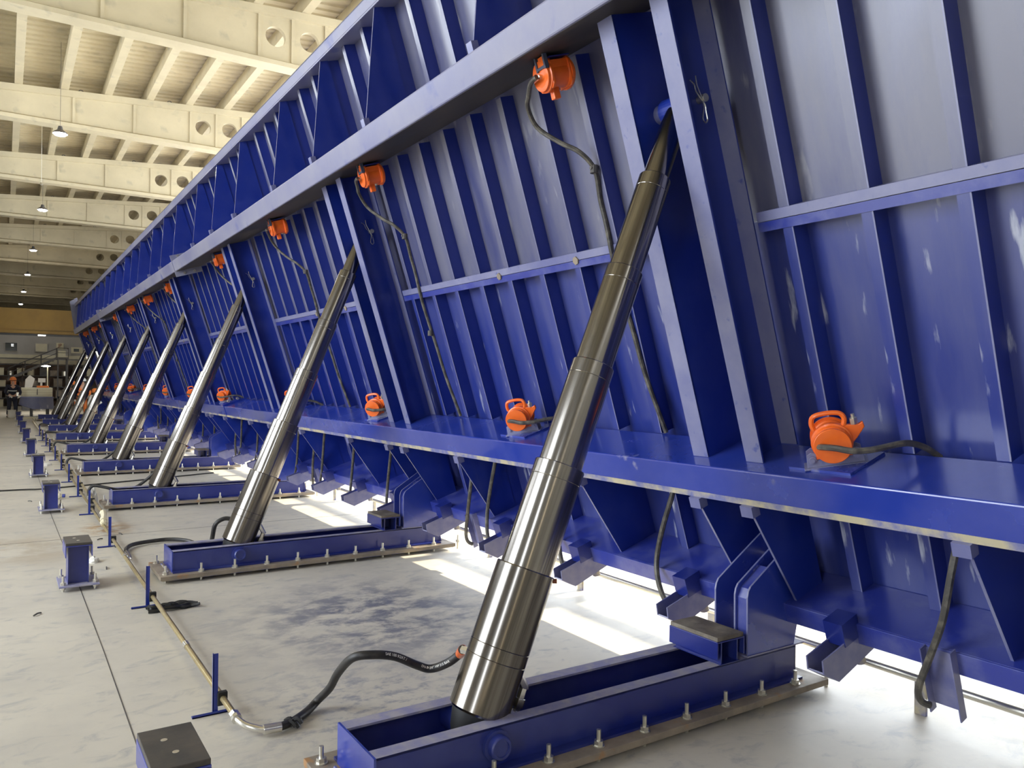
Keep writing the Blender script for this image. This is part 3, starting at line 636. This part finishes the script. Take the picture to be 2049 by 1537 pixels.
for i in range(1, 31):
    if i % 4 == 3 and i % 8 != 7: continue
    ysh = 1.0885*i
    if 3.51+ysh > YE-.5: break
    n += 1; dup(d0, (0, ysh, 0), None, 'dark hose looping down to a clamp, '+('%s beyond the nearest hinge stand' % ['first', 'second', 'third', 'fourth', 'fifth', 'sixth', 'seventh', 'eighth', 'ninth', 'tenth', 'eleventh', 'twelfth', 'thirteenth', 'fourteenth', 'fifteenth', 'sixteenth', 'seventeenth', 'eighteenth', 'nineteenth', 'twentieth', 'twenty-first', 'twenty-second', 'twenty-third', 'twenty-fourth', 'twenty-fifth', 'twenty-sixth', 'twenty-seventh', 'twenty-eighth', 'twenty-ninth', 'thirtieth'][n-1]))
for k in range(1, 8): dup(d1, (0, S*k, 0), None, 'dark hose looping beside a hanging channel, '+nth(k))
# rod that runs along behind the rail, near the floor
m = MB(); m.cyl((4.08, YA, .187), (4.08, YE, .187), .022, 12)
gr = tag(m.obj('guide_rod', 'zinc', None, 0, (4.08, YA, 0)), 'long thin steel rod running low behind the table', 'rod')
sb_ = MB().box(4.07, 4.09, -.03, .03, 0, .19).mesh('rod_bracket', 'bare', Vector((4.08, 0, 0)))
for i in range(26):
    o = bpy.data.objects.new('rod_bracket', sb_); COL.objects.link(o); o.parent = gr; o.location = (0, 2.25+1.45*i-YA, 0)

# ------------------------------------------------------------ pipe run on little stands
def stand(y, two):
    x = .935
    r = thing('pipe_stand', '', 'pipe stand', (x, y, 0), 'small blue stands under the hydraulic pipe')
    f = MB(); f.box(x-.115, x+.085, y-.014, y+.014, 0, .007); f.box(x-.115, x+.085, y-.014, y-.008, 0, .016); f.obj('foot_bar', 'blue', r, .001)
    u_ = MB(); u_.box(x-.014, x+.012, y-.003, y+.003, .007, .31); u_.box(x-.014, x-.009, y-.003, y+.014, .007, .31); u_.obj('upright', 'blue', r, .001)
    for z in ((.075, .175) if two else (.075,)): MB().box(x+.008, x+.058, y-.017, y+.017, z-.036, z+.034).obj('pipe_clamp', 'black', r, .004)
    return r
sy = [4.2, 6.45, 8.97, 11.25, 13.05, 14.95, 17.0, 19.1, 21.4, 23.3, 25.4, 27.6]
for i, y in enumerate(sy):
    r = stand(y, y > 9.5)
    r['label'] = 'small blue bracket stand '+('holding two pipes' if y > 9.5 else 'holding the single pipe')+', '+nth(i)
px = .97
m = MB(); m.tube([(px, 3.93, .075), (px, 5, .075), (px-.008, 10.0, .075), (px, 20, .075), (px, 36, .075)], .0165, 12, 1)
pp = tag(m.obj('hydraulic_pipe', 'pipe', None, 0, (px, 4, 0)), 'long yellowish steel pipe running low past the blue stands', 'pipe')
f = MB(); f.cyl((px, 3.965, .075), (px, 3.925, .075), .025, 6, False); f.obj('union_nut', 'chrome', pp)
for yy in (5.15, 8.05, 12.6): MB().cyl((px, yy-.035, .075), (px, yy+.035, .075), .021, 12).obj('pipe_coupling', 'chrome', pp)
m = MB(); m.tube([(px+.012, 10.12, .178), (px+.012, 15, .178), (px+.012, 36, .178)], .0165, 12, 1)
p2 = tag(m.obj('hydraulic_pipe', 'pipe', None, 0, (px, 10, .1)), 'upper steel pipe starting at a white elbow and running to the back', 'pipe')
f = MB(); f.tube([(px+.012, 10.16, .178), (px+.012, 10.08, .176), (px+.008, 10.0, .15), (px-.004, 9.93, .115), (px-.004, 9.86, .09)], .027, 8, 4)
for t in ((px+.012, 10.12, .178), (px+.002, 9.96, .13), (px-.004, 9.9, .10)): f.cyl((t[0], t[1]-.02, t[2]-.008), (t[0], t[1]+.02, t[2]+.008), .036, 8)
f.obj('white_elbow', 'cream', p2)['label'] = 'white wrapped elbow joint'
# hose from the pipe to the nearest cylinder
hp = [(1.142, 3.80, .03), (1.22, 3.84, .024), (1.33, 3.93, .022), (1.40, 3.97, .05), (1.42, 3.85, .15), (1.415, 3.72, .27), (1.425, 3.56, .39), (1.50, 3.50, .41), (1.62, 3.50, .38), (1.74, 3.50, .315), (1.81, 3.48, .29), (1.865, 3.40, .335), (1.90, 3.33, .40), tuple(inlet)]
m = MB(); m.tube(hp, .021, 12, 6); path = list(m.path)
hh = tag(m.obj('hydraulic_hose', 'rubber', None, 0, (1.14, 3.8, 0)), 'thick black printed hose curling from the pipe to the nearest cylinder', 'hose', None)
f = MB(); f.tube([(px, 3.93, .075), (px+.004, 3.895, .07), (px+.03, 3.85, .055), (px+.075, 3.815, .042), (px+.11, 3.80, .034)], .0165, 12, 5)
f.cyl((px+.10, 3.80, .035), (1.155, 3.80, .030), .024, 14); f.cyl((px, 3.92, .075), (px+.001, 3.90, .072), .026, 8); f.obj('hose_fitting', 'chrome', hh)
ot = MB(); d_ = (path[-3]-path[-8]).normalized(); ot.cyl(path[-8]+d_*0, path[-3]+d_*.004, .024, 12); ot.obj('orange_tape', 'orange', hh)
tp = MB(); random.seed(3); c_ = Vector((1.20, 3.825, .03))
for i in range(5):
    a = Vector((random.uniform(-.02, .03), random.uniform(-.03, .03), random.uniform(-.015, .02))); tp.tube([c_+a, c_+a+Vector((.02, -.015, .012)), c_+a+Vector((.035, -.03, -.012))], .011, 5, 3)
tp.obj('tied_rag', 'black', hh)
def lettering(txt, i0, size, flip=1):
    """white print laid along the hose, standing just proud of its rubber, on the side that faces the aisle"""
    s = 0; segs = []
    fc = bpy.data.curves.new('print', 'FONT'); fc.body = txt; fc.size = size; fc.extrude = .0004; fc.align_y = 'CENTER'
    o = bpy.data.objects.new('print', fc); COL.objects.link(o)
    me = bpy.data.meshes.new_from_object(o.evaluated_get(bpy.context.evaluated_depsgraph_get())); bpy.data.objects.remove(o)
    P_ = path[i0:]; cum = [0]
    for a, b in zip(P_, P_[1:]): cum.append(cum[-1]+(b-a).length)
    for v in me.vertices:
        x = v.co.x; k = 0
        while k < len(cum)-2 and cum[k+1] < x: k += 1
        t = (x-cum[k])/max(1e-6, cum[k+1]-cum[k]); c = P_[k].lerp(P_[k+1], min(t, 1.)); tan = (P_[k+1]-P_[k]).normalized()
        outw = Vector((-.35, -.8, .55)); outw = (outw-tan*outw.dot(tan)).normalized(); upw = outw.cross(tan).normalized()
        if upw.z < 0: upw = -upw
        ang = v.co.y/.0215; v.co = c+(outw*math.cos(ang)+upw*math.sin(ang))*(.0216+v.co.z)
    me.materials.clear(); me.materials.append(M['white']); me.name = 'printed_text'
    for v in me.vertices: v.co -= hh.location
    o = bpy.data.objects.new('printed_text', me); COL.objects.link(o); o.parent = hh
lettering('SAE 100 R2AT /', 45, .019); lettering('DN 19 - 3/4"  WP 215 BAR', 55, .017); lettering('DN 19', 72, .017)
# second hose: floor loop then arch behind the second cylinder
in2 = inlet+Vector((0, S, 0))
h2 = [(1.03, 8.50, .03), (1.06, 8.68, .03), (1.14, 8.83, .03), (1.30, 8.91, .03), (1.50, 8.92, .03), (1.66, 8.75, .025), (1.72, 8.30, .02), (1.70, 7.95, .06), (1.69, 7.80, .22), (1.70, 7.72, .36), (1.77, 7.70, .41), (1.84, 7.68, .41), tuple(in2)]
m = MB(); m.tube(h2, .021, 10, 5); hh2 = tag(m.obj('hydraulic_hose', 'rubber', None, 0, (1.03, 8.5, 0)), 'black hose looping over the floor behind the second nearest cylinder', 'hose')
f = MB(); f.tube([(px, 8.0, .075), (1.0, 8.03, .05), (1.02, 8.12, .035), (1.03, 8.3, .03), (1.03, 8.5, .03)], .018, 10, 4); f.obj('hose_fitting', 'chrome', hh2)
for k in range(2, 7):
    ik = inlet+Vector((0, S*k, 0)); yb = Y0+k*S
    q = [(px+.01, yb+.35, .16), (px+.015, yb+.36, .24), (1.03, yb+.36, .285), (1.10, yb+.34, .28), (1.25, yb+.30, .24), (1.40, yb+.34, .2), (1.6, yb+.42, .25), tuple(ik)]
    m = MB(); m.tube(q, .021, 8, 5); tag(m.obj('hydraulic_hose', 'rubber', None, 0, q[0]), 'short black hose arching onto the '+nth(k)+' base frame', 'hose', 'short hoses onto the base frames')
m = MB(); m.tube([(-3, 14.1, .012), (-.03, 14.19, .012), (.5, 14.13, .012), (1.16, 14.33, .012), (2.17, 14.72, .012), (3.3, 15.2, .012)], .012, 6, 5)
tag(m.obj('floor_cable', 'rubber', None, 0, (0, 14.2, 0)), 'thin black cable lying straight across the floor', 'cable')

# litter on the floor
def rag(c, sx, sy_, sz, m, label, name, seed, cat, strips=True):
    random.seed(seed); mb = MB()
    for i in range(7 if strips else 1):
        a = random.uniform(-.35, .35); x0 = -sx*random.uniform(.7, 1); x1 = sx*random.uniform(.6, 1.1); yy = random.uniform(-sy_, sy_)*.6
        pts = [Vector((x0+(x1-x0)*t/6, yy+a*(t/6-.5)*sy_*2+random.uniform(-.3, .3)*sy_, sz*random.uniform(.35, .9))) for t in range(7)]
        mb.tube([Vector(c)+p for p in pts], sz*random.uniform(.3, .5), 6, 3)
    return tag(mb.obj(name, m, None, 0, c), label, cat)
rag((1.08, 6.30, .0), .17, .09, .035, 'black', 'crumpled black rag lying under the pipe by the second stand', 'rag', 5, 'rag')
def lump(c, s, m, label, name, cat, seed):
    mb = MB(); n = 12; vs = []; fs = []
    for i in range(7):
        ph = (i+.001)/6.002*PI/2
        for k in range(n):
            th = 2*PI*k/n; p = Vector((math.cos(th)*math.cos(ph), math.sin(th)*math.cos(ph), math.sin(ph))); p *= 1+.35*noise.noise(p*2.3+Vector((seed, 0, 0)))
            vs.append(Vector(c)+Vector((p.x*s[0], p.y*s[1], p.z*s[2])))
    for i in range(6):
        for k in range(n): fs.append((i*n+k, i*n+(k+1) % n, (i+1)*n+(k+1) % n, (i+1)*n+k))
    fs.append(tuple(range(6*n, 7*n))); fs.append(tuple(range(n)))
    mb.add(vs, fs, False); return tag(mb.obj(name, m, None, 0, c), label, cat)
lump((.73, 8.3, 0), (.05, .08, .045), 'white_cloth', 'small white crumpled bag behind the second blue post', 'plastic_bag', 'bag', 2)
lump((1.05, 12.2, .0), (.07, .10, .22), 'white_cloth', 'white plastic bag hanging at the hose end of the third base', 'plastic_bag', 'bag', 8)
lump((.74, 18.0, 0), (.10, .12, .06), 'white_cloth', 'small white crumpled bag beside the fourth blue post', 'plastic_bag', 'bag', 4)
m = MB(); bx, by = .66, 12.95; m.lathe((bx-.09, by, .045), (bx+.10, by-.05, .045), [(0, .02), (.01, .042), (.13, .042), (.155, .022), (.165, .018)], 16)
bo = tag(m.obj('plastic_bottle', 'cream', None, 0, (bx, by, 0)), 'white plastic bottle lying beside the third blue post', 'bottle')
m = MB(); m.cyl((bx+.068, by-.041, .045), (bx+.10, by-.05, .045), .026, 14); m.obj('bottle_cap', 'blue', bo)['label'] = 'blue screw cap'
random.seed(21)
for i, (x, y) in enumerate([(.86, 9.4), (.98, 8.9), (1.12, 9.6), (.80, 7.9), (.2, 6.6), (.35, 12.8)]):
    m = MB(); a = random.uniform(0, 3); m.tube([(x, y, .006), (x+.03*math.cos(a), y+.05*math.sin(a), .012), (x+.06*math.cos(a), y+.1*math.sin(a), .006)], .006, 5, 2)
    tag(m.obj('wood_splinter', 'dark', None, 0, (x, y, 0)), ['tiny dark splinter on the floor just before the third pipe stand', 'tiny dark splinter beside the foot of the third pipe stand', 'tiny dark splinter on the floor just beyond the third pipe stand', 'tiny dark splinter right of the second blue post', 'tiny dark splinter on bare floor left of the second blue post', 'tiny dark splinter left of the third blue post'][i], 'debris', 'splinters on the floor')

# ------------------------------------------------------------ hall lamps, crane, far end
lamp0 = None
for i, y in enumerate([20.0, 29.3, 38.7, 47.9, 57.4, 67.0]):
    if lamp0 is None:
        r = thing('bay_lamp', '', 'lamp', (1.0, y, 7.2), 'bright round lamps under the roof')
        m = MB(); m.lathe((1, y, 7.35), (1, y, 7.15), [(0, .04), (.08, .06), (.13, .13), (.17, .15)], 18, cap=False); m.obj('shade', 'dark', r)
        MB().cyl((1, y, 7.21), (1, y, 7.15), .11, 18).obj('bulb', 'lamp', r)
        MB().cyl((1, y, 7.33), (1, y, 9.22), .004, 6).obj('rod', 'dark', r); lamp0 = r
        ld = bpy.data.lights.new('lamp_light', 'POINT'); ld.energy = 40; ld.color = (1, .93, .82); ld.shadow_soft_size = .12
        lo = bpy.data.objects.new('lamp_light', ld); COL.objects.link(lo); lo.parent = r; lo.location = (0, 0, -.16)
    else: r = dup(lamp0, (0, y-20, 0))
    r['label'] = ORD[i]+' bright hanging hall lamp from the camera'
m = MB(); m.cyl((.8, 24.5, 7.0), (.8, 24.5, 9.2), .006, 5); m.lathe((.8, 24.5, 7.02), (.8, 24.5, 6.95), [(0, .02), (.04, .05), (.07, .02)], 10)
tag(m.obj('hanging_sensor', 'zinc', None, 0, (.8, 24.5, 7)), 'small white pendant on a thin wire below the roof', 'pendant')
cr = thing('bridge_crane', 'dark yellow bridge crane girder spanning the hall near its far end', 'crane', (2, 50, 4.1))
MB().box(-6, 12, 49.7, 50.3, 4.35, 5.55).obj('crane_girder', 'yellow', cr)
MB().box(-6, 12, 49.6, 50.4, 4.2, 4.35).obj('bottom_flange', 'yellow', cr)
MB().box(-6, 12, 49.55, 49.62, 4.08, 4.18).obj('power_rail', 'black', cr)
MB().box(1.55, 1.9, 49.5, 49.56, 4.08, 4.14).obj('rail_lamp', 'tube', cr)
# wall furniture
def sign(x, z, w_, h_, m, lab, nm, cat):
    r = tag(MB().box(x-w_/2, x+w_/2, 59.9, 60, z-h_/2, z+h_/2).obj(nm, m, None, 0, (x, 59.9, z)), lab, cat); return r
for i, (x0, x1, z0, z1, gm_) in enumerate([(.08, .72, 3.55, 4.06, 'glass'), (1.75, 2.4, 3.55, 4.06, 'cream'), (3.78, 4.45, 3.5, 3.9, 'cream')]):
    wn = tag(MB().box(x0-.05, x1+.05, 59.93, 60, z0-.05, z1+.05).obj('window_%d' % (i+1), 'wallg', None, 0, (x0, 59.9, z0)), ['dark office window high on the far wall', 'pale blind-covered window right of the dark window', 'pale framed window beside the table end'][i], 'window'); wn['kind'] = 'structure'
    MB().box(x0, x1, 59.9, 59.93, z0, z1).obj('pane', gm_, wn)
    if i == 2: MB().box(x0+.15, x1-.2, 59.89, 59.9, z0+.1, z1-.1).obj('pane', 'glass', wn)
    if i == 0:
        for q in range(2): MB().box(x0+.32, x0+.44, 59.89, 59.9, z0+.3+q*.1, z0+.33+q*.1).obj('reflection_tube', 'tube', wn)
sg = sign(3.13, 3.95, .42, .42, 'cream', 'cream notice board above the stair landing with dark red letters', 'wall_sign', 'sign')
fc = bpy.data.curves.new('t', 'FONT'); fc.body = 'JP'; fc.size = .3; fc.extrude = .005; fc.align_x = 'CENTER'
o = bpy.data.objects.new('t', fc); COL.objects.link(o); me = bpy.data.meshes.new_from_object(o.evaluated_get(bpy.context.evaluated_depsgraph_get())); bpy.data.objects.remove(o)
me.transform(Matrix.Translation((0, -.02, .0)) @ Matrix.Rotation(PI/2, 4, 'X')); me.materials.clear(); me.materials.append(M['signred']); o = bpy.data.objects.new('sign_letters', me); COL.objects.link(o); o.parent = sg; o.location = (0, 0, -.06)
# steel stair and landing
sr = thing('steel_stair', 'dark steel stair with handrail climbing to a landing on the far wall', 'stairs', (2, 55, 0))
m = MB(); a, b = Vector((.8, 55, 2.0)), Vector((2.72, 55, 3.05))
for dy in (0, .8):
    m = MB(); m.prism([(.2, 1.62), (2.72, 2.95), (2.72, 3.1), (.2, 1.78)], 55+dy, 55.03+dy, lambda a, b, c: Vector((a, c, b))); m.obj('stringer', 'dark', sr)
    m = MB(); m.tube([(.2, 55+dy, 2.35), (2.72, 55+dy, 3.62)], .022, 6, 1); m.tube([(.2, 55+dy, 2.05), (2.72, 55+dy, 3.33)], .018, 6, 1)
    for t in (.02, .35, .68, 1.0): x = .2+2.52*t; z = 1.7+1.35*t; m.cyl((x, 55+dy, z), (x, 55+dy, z+.6), .018, 6)
    m.obj('handrail', 'dark', sr)
for i in range(11): x = .3+.225*i; z = 1.75+.119*i; MB().box(x, x+.24, 55.03, 55.8, z, z+.025).obj('tread', 'dark', sr)
MB().box(2.7, 3.35, 54.9, 56, 2.98, 3.08).obj('landing', 'dark', sr)
m = MB()
for x in (2.72, 3.33): m.cyl((x, 54.92, 3.08), (x, 54.92, 3.65), .02, 6)
m.tube([(2.72, 54.92, 3.64), (3.33, 54.92, 3.64)], .02, 6, 1); m.tube([(2.72, 54.92, 3.36), (3.33, 54.92, 3.36)], .016, 6, 1); m.tube([(3.33, 54.92, 3.64), (3.33, 56, 3.64)], .02, 6, 1); m.obj('landing_rail', 'dark', sr)
for x, y in ((2.78, 55), (3.28, 55), (3.28, 55.9)): MB().box(x-.04, x+.04, y-.04, y+.04, 0, 2.98).obj('post', 'dark', sr)
MB().box(2.8, 3.2, 55.3, 55.9, 3.08, 3.5).obj('landing_cabinet', 'cream', sr)
# racks and machines below the ledge: boxes of stored goods on shelf frames
random.seed(12)
rk = thing('storage_rack', 'cluttered dark storage rack along the foot of the far wall', 'rack', (1.5, 58, 0))
for x in (-1.8, -.4, 1.0, 2.4, 3.8, 5.2):
    MB().box(x-.04, x+.04, 57.6, 57.68, 0, 2.7).obj('rack_post', 'brown', rk)
for z in (.5, 1.2, 1.9, 2.6): MB().box(-1.8, 5.2, 57.6, 58.6, z, z+.05).obj('rack_shelf', 'dark', rk)
MB().box(-1.9, 5.3, 58.65, 58.7, 0, 2.7).obj('rack_back', 'brown', rk)
CN = {'brown': 'brown', 'dark': 'dark grey', 'concrete_c': 'cream', 'rust': 'rusty', 'zinc': 'pale metal', 'cream': 'pale', 'helmet': 'orange'}
NW = ['first', 'second', 'third', 'fourth', 'fifth', 'sixth', 'seventh', 'eighth', 'ninth', 'tenth', 'eleventh', 'twelfth', 'thirteenth', 'fourteenth', 'fifteenth']
for z, sn_ in ((.0, 'floor level'), (.55, 'lowest shelf'), (1.25, 'middle shelf'), (1.95, 'upper shelf')):
    x = -1.7; bi = 0
    while x < 4.6:
        w_ = random.uniform(.3, .7); h_ = random.uniform(.25, .55); mm = random.choice(['brown', 'dark', 'concrete_c', 'rust', 'brown', 'zinc', 'cream', 'helmet']); rd = random.random() < .35
        bb = MB(); y_ = 57.75
        if rd: bb.cyl((x+w_*.45, y_+.35, z), (x+w_*.45, y_+.35, z+h_), min(w_*.4, .3), 14); bb.cyl((x+w_*.45, y_+.35, z+h_), (x+w_*.45, y_+.35, z+h_+.02), min(w_*.42, .31), 14)
        else: bb.box(x, x+w_*.9, y_, y_+.45, z, z+h_); bb.box(x-.01, x+w_*.9+.01, y_-.01, y_+.46, z+h_-.06, z+h_+.01)
        tag(bb.obj('storage_drum' if rd else 'storage_box', mm, None, .01, (x, y_, z)), '%s %s on the %s of the far rack, %s from the left' % (CN[mm], 'drum' if rd else 'box', sn_, NW[bi]), 'drum' if rd else 'box', 'goods on the far storage rack'); x += w_+random.uniform(.08, .3); bi += 1
# drilling machine in front of the rack
mc = thing('floor_machine', 'grey workshop machine with a slanted column left of the stair foot', 'machine', (1.15, 50, 0))
m = MB(); m.box(.85, 1.5, 50, 50.6, 0, 1.0); m.obj('machine_bed', 'dark', mc, .02)
m = MB(); m.prism([(.95, 1.0), (1.25, 1.0), (1.45, 1.75), (1.2, 1.95), (1.0, 1.7)], 50.1, 50.5, lambda a, b, c: Vector((a, c, b))); m.obj('machine_head', 'wallg', mc, .02)
m = MB(); m.cyl((1.75, 50.2, 0), (1.75, 50.2, 1.75), .06, 10); m.box(1.6, 1.95, 50.1, 50.35, 1.55, 1.78); m.obj('machine_column', 'wallg', mc)
lp = thing('work_lamp', 'glowing flat lamp on a thin white pole behind the cream block', 'lamp', (1.85, 46, 0))
MB().cyl((1.87, 46, 0), (1.87, 46, 2.36), .025, 8).obj('pole', 'cream', lp); m = MB(); m.lathe((1.80, 46, 2.36), (1.80, 46, 2.44), [(0, .12), (.03, .22), (.08, .05)], 16); m.obj('lamp_head', 'tube', lp)
l2 = bpy.data.lights.new('work_light', 'POINT'); l2.energy = 170; l2.color = (1, .92, .78); l2.shadow_soft_size = .2; o = bpy.data.objects.new('work_light', l2); COL.objects.link(o); o.parent = lp; o.location = (0, .5, 2.3)
# trough with cream block on top
tr = thing('casting_trough', 'worn blue-grey steel hopper trough under the cream block', 'trough', (1.2, 42, 0))
m = MB(); m.prism([(.66, .90), (1.95, .90), (1.98, .34), (1.14, .34), (.60, .55)], 42, 43.2, lambda a, b, c: Vector((a, c, b))); m.obj('trough_body', 'blue_skin', tr, .01)
m = MB(); m.prism([(.64, .91), (1.96, .91), (1.96, .87), (.64, .87)], 41.97, 42.0, lambda a, b, c: Vector((a, c, b))); m.obj('rim', 'blue_flange', tr)
for x in (1.1, 1.75): MB().box(x-.05, x+.05, 42.1, 43.1, 0, .36).obj('leg', 'dark', tr)
cb = tag(MB().box(.70, 1.92, 42.05, 43.1, .915, 1.33).obj('cream_block', 'cream', None, .01, (1.3, 42.05, .915)), 'pale cream ribbed block resting on the blue-grey trough', 'block')
for q in range(3): MB().box(.70, 1.92, 42.03, 42.05, .98+.12*q, .995+.12*q).obj('rib_line', 'concrete_c', cb)
MB().box(1.30, 1.33, 42.02, 42.05, 1.0, 1.27).obj('handle', 'dark', cb)
rp = tag(MB().box(1.30, 1.78, 42.2, 42.5, 1.332, 1.42).obj('orange_tool_case', 'helmet', None, .01, (1.5, 42.2, 1.332)), 'orange tool case lying on top of the cream block', 'case')
m = MB(); m.lathe((.32, 40.6, 0), (.32, 40.6, .36), [(0, .12), (.05, .16), (.30, .15), (.36, .17)], 16); tag(m.obj('white_bucket', 'white_cloth', None, 0, (.32, 40.6, 0)), 'white bulging sack standing at the leftmost worker\'s feet', 'sack')
for i, (x, y, l, a) in enumerate([(1.2, 39.9, 1.2, .05), (1.6, 40.2, 1.5, -.06), (1.1, 40.5, 1.3, .12)]):
    m = MB(); m.box(-l/2, l/2, -.06, .06, 0, .04, lambda p, q, z, x=x, y=y, a=a: Vector((x+p*math.cos(a)-q*math.sin(a), y+p*math.sin(a)+q*math.cos(a), z)))
    tag(m.obj('timber_plank', 'cream', None, 0, (x, y, 0)), 'pale timber plank, '+['nearest', 'longest', 'farthest'][i]+' of three lying before the blue-grey trough', 'plank', 'planks before the trough')

# ------------------------------------------------------------ people (far away, about eighty pixels tall)
def skinmesh(name, verts, edges, radii, m, parent, base, lvl=2):
    me = bpy.data.meshes.new(name); me.from_pydata([Vector(v) for v in verts], edges, [])
    o = bpy.data.objects.new(name, me); COL.objects.link(o); o.parent = parent
    bm = bmesh.new(); bm.from_mesh(me); bm.verts.layers.skin.verify(); bm.to_mesh(me); bm.free()
    for i, r_ in enumerate(radii):
        me.skin_vertices[0].data[i].radius = (r_, r_) if not isinstance(r_, tuple) else r_
    me.skin_vertices[0].data[0].use_root = True
    s = o.modifiers.new('skin', 'SKIN'); s.use_smooth_shade = True
    sb = o.modifiers.new('sub', 'SUBSURF'); sb.levels = lvl; sb.render_levels = lvl
    me.materials.append(M[m]); return o
def person(loc, yaw_, bend, label, suit, legm, arms, helmet='helmet', crouch=0.):
    r = thing('person', label, 'person', loc); r.rotation_euler = (0, 0, yaw_)
    h = 0.93-crouch; sb_, cb_ = math.sin(bend), math.cos(bend)
    U = lambda t, x=0., y=0.: (x, -sb_*t-y*cb_, h+cb_*t-y*sb_)   # the person faces local -Y
    nk, hd = U(.55), U(.68)
    V = [(0, 0, h), U(.22), U(.42), nk, U(.60, 0, .01), U(.72, 0, .02)]; Ed = [(0, 1), (1, 2), (2, 3), (3, 4), (4, 5)]; Rr = [(.15, .12), (.14, .11), (.17, .115), .06, .055, (.085, .10)]
    def limb(pts, rad, root):
        p = root
        for q, r_ in zip(pts, rad): V.append(q); Rr.append(r_); Ed.append((p, len(V)-1)); p = len(V)-1
        return p
    hands = []
    for sx in (-1, 1):
        kn = (sx*.13, -.06-.5*crouch, .48-crouch*.3); fz = (sx*.15, .02+crouch*.25, .09)
        limb([(sx*.10, 0, h-.06), kn, fz], [.095, .065, .045], 0); limb([(sx*.16, -.15+crouch*.25, .045)], [.04], len(V)-1)
        sh = U(.48, sx*.20); el, ha = arms[0 if sx < 0 else 1]
        limb([sh, el, ha], [.06, .045, .032], 2); hands.append((Vector(el), Vector(ha)))
    body = skinmesh('body', V, Ed, Rr, 'skin', r, loc)
    # clothes over the same joints, a little fuller
    jv = [V[0], V[1], V[2], U(.53)]; je = [(0, 1), (1, 2), (2, 3)]; jr = [(.165, .135), (.16, .13), (.19, .13), .075]
    for q, sx in enumerate((-1, 1)):
        sh = U(.48, sx*.20); el, ha = arms[q]; jv += [sh, el, tuple(Vector(el).lerp(Vector(ha), .85))]; n_ = len(jv); je += [(2, n_-3), (n_-3, n_-2), (n_-2, n_-1)]; jr += [.078, .06, .046]
    skinmesh('jacket', jv, je, jr, suit, r, loc)
    tv = [(0, 0, h+.02)]; te = []; tr_ = [(.165, .14)]
    for sx in (-1, 1):
        kn = (sx*.13, -.06-.5*crouch, .48-crouch*.3); fz = (sx*.15, .02+crouch*.25, .11); tv += [(sx*.10, 0, h-.07), kn, fz]; n_ = len(tv); te += [(0, n_-3), (n_-3, n_-2), (n_-2, n_-1)]; tr_ += [.115, .085, .075]
    skinmesh('trousers', tv, te, tr_, legm, r, loc)
    L0 = Vector((0, 0, 0))
    def part(mb, nm, m_): o = bpy.data.objects.new(nm, mb.mesh(nm, m_)); COL.objects.link(o); o.parent = r; return o
    for sx in (-1, 1):
        fy = .02+crouch*.25
        mb = MB(); mb.lathe((sx*.155, fy+.06, .05), (sx*.16, fy-.22, .04), [(0, .03), (.03, .05), (.12, .055), (.22, .045), (.28, .02)], 10); part(mb, 'boot', 'black')
    hc_ = Vector(U(.76, 0, .02)); upd = Vector((0, -sb_, cb_)); mb = MB(); mb.lathe(hc_, hc_+upd*.15, [(0, .145), (.012, .13), (.06, .125), (.11, .09), (.14, .03)], 16); part(mb, 'hard_hat', helmet)
    mb = MB()
    for q, (a_, d_) in enumerate(((.30, .205), )):
        c1 = Vector(U(.28)); mb.lathe(c1-upd*.02, c1+upd*.02, [(0, .172), (.04, .172)], 16, True, False)
    part(mb, 'reflective_band', 'reflect')
    for el, ha in hands:
        d_ = (ha-el).normalized(); sd_ = d_.orthogonal().normalized(); mb = MB(); mb.lathe(ha-d_*.01, ha+d_*.09, [(0, .03), (.04, .038), (.09, .03)], 8)
        for q in range(4): s_ = ha+d_*.085+sd_*(q-1.5)*.018; mb.cyl(s_, s_+d_*(.055+.012*(q in (1, 2)))+Vector((0, 0, -.01)), .009, 6)
        s_ = ha+d_*.03+sd_*.03; mb.cyl(s_, s_+(d_+sd_).normalized()*.06, .011, 6); part(mb, 'glove', 'white_cloth')
    return r
person((.33, 41.2, 0), .25, .12, 'worker in navy jacket and orange hard hat, standing leftmost and looking down', 'navy', 'navy', [((-.30, -.12, 1.12), (-.18, -.34, .98)), ((.30, -.12, 1.12), (.18, -.34, .96))])
person((2.30, 41.0, 0), .9, .55, 'worker in black jacket and orange hard hat bending over behind the farthest cylinders', 'navy', 'navy', [((-.26, -.50, 1.0), (-.18, -.66, .80)), ((.26, -.50, 1.0), (.18, -.66, .80))])
person((3.02, 40.6, 0), .2, .15, 'worker in bright orange overall half hidden between the far cylinders', 'helmet', 'helmet', [((-.30, -.12, 1.12), (-.18, -.34, .98)), ((.30, -.12, 1.12), (.18, -.34, .96))], 'reflect')
person((3.62, 40.2, 0), -.4, .5, 'worker in white overall and orange hard hat crouching beside the table end', 'white_cloth', 'white_cloth', [((-.26, -.42, .62), (-.16, -.52, .42)), ((.26, -.42, .62), (.16, -.52, .42))], 'helmet', .38)
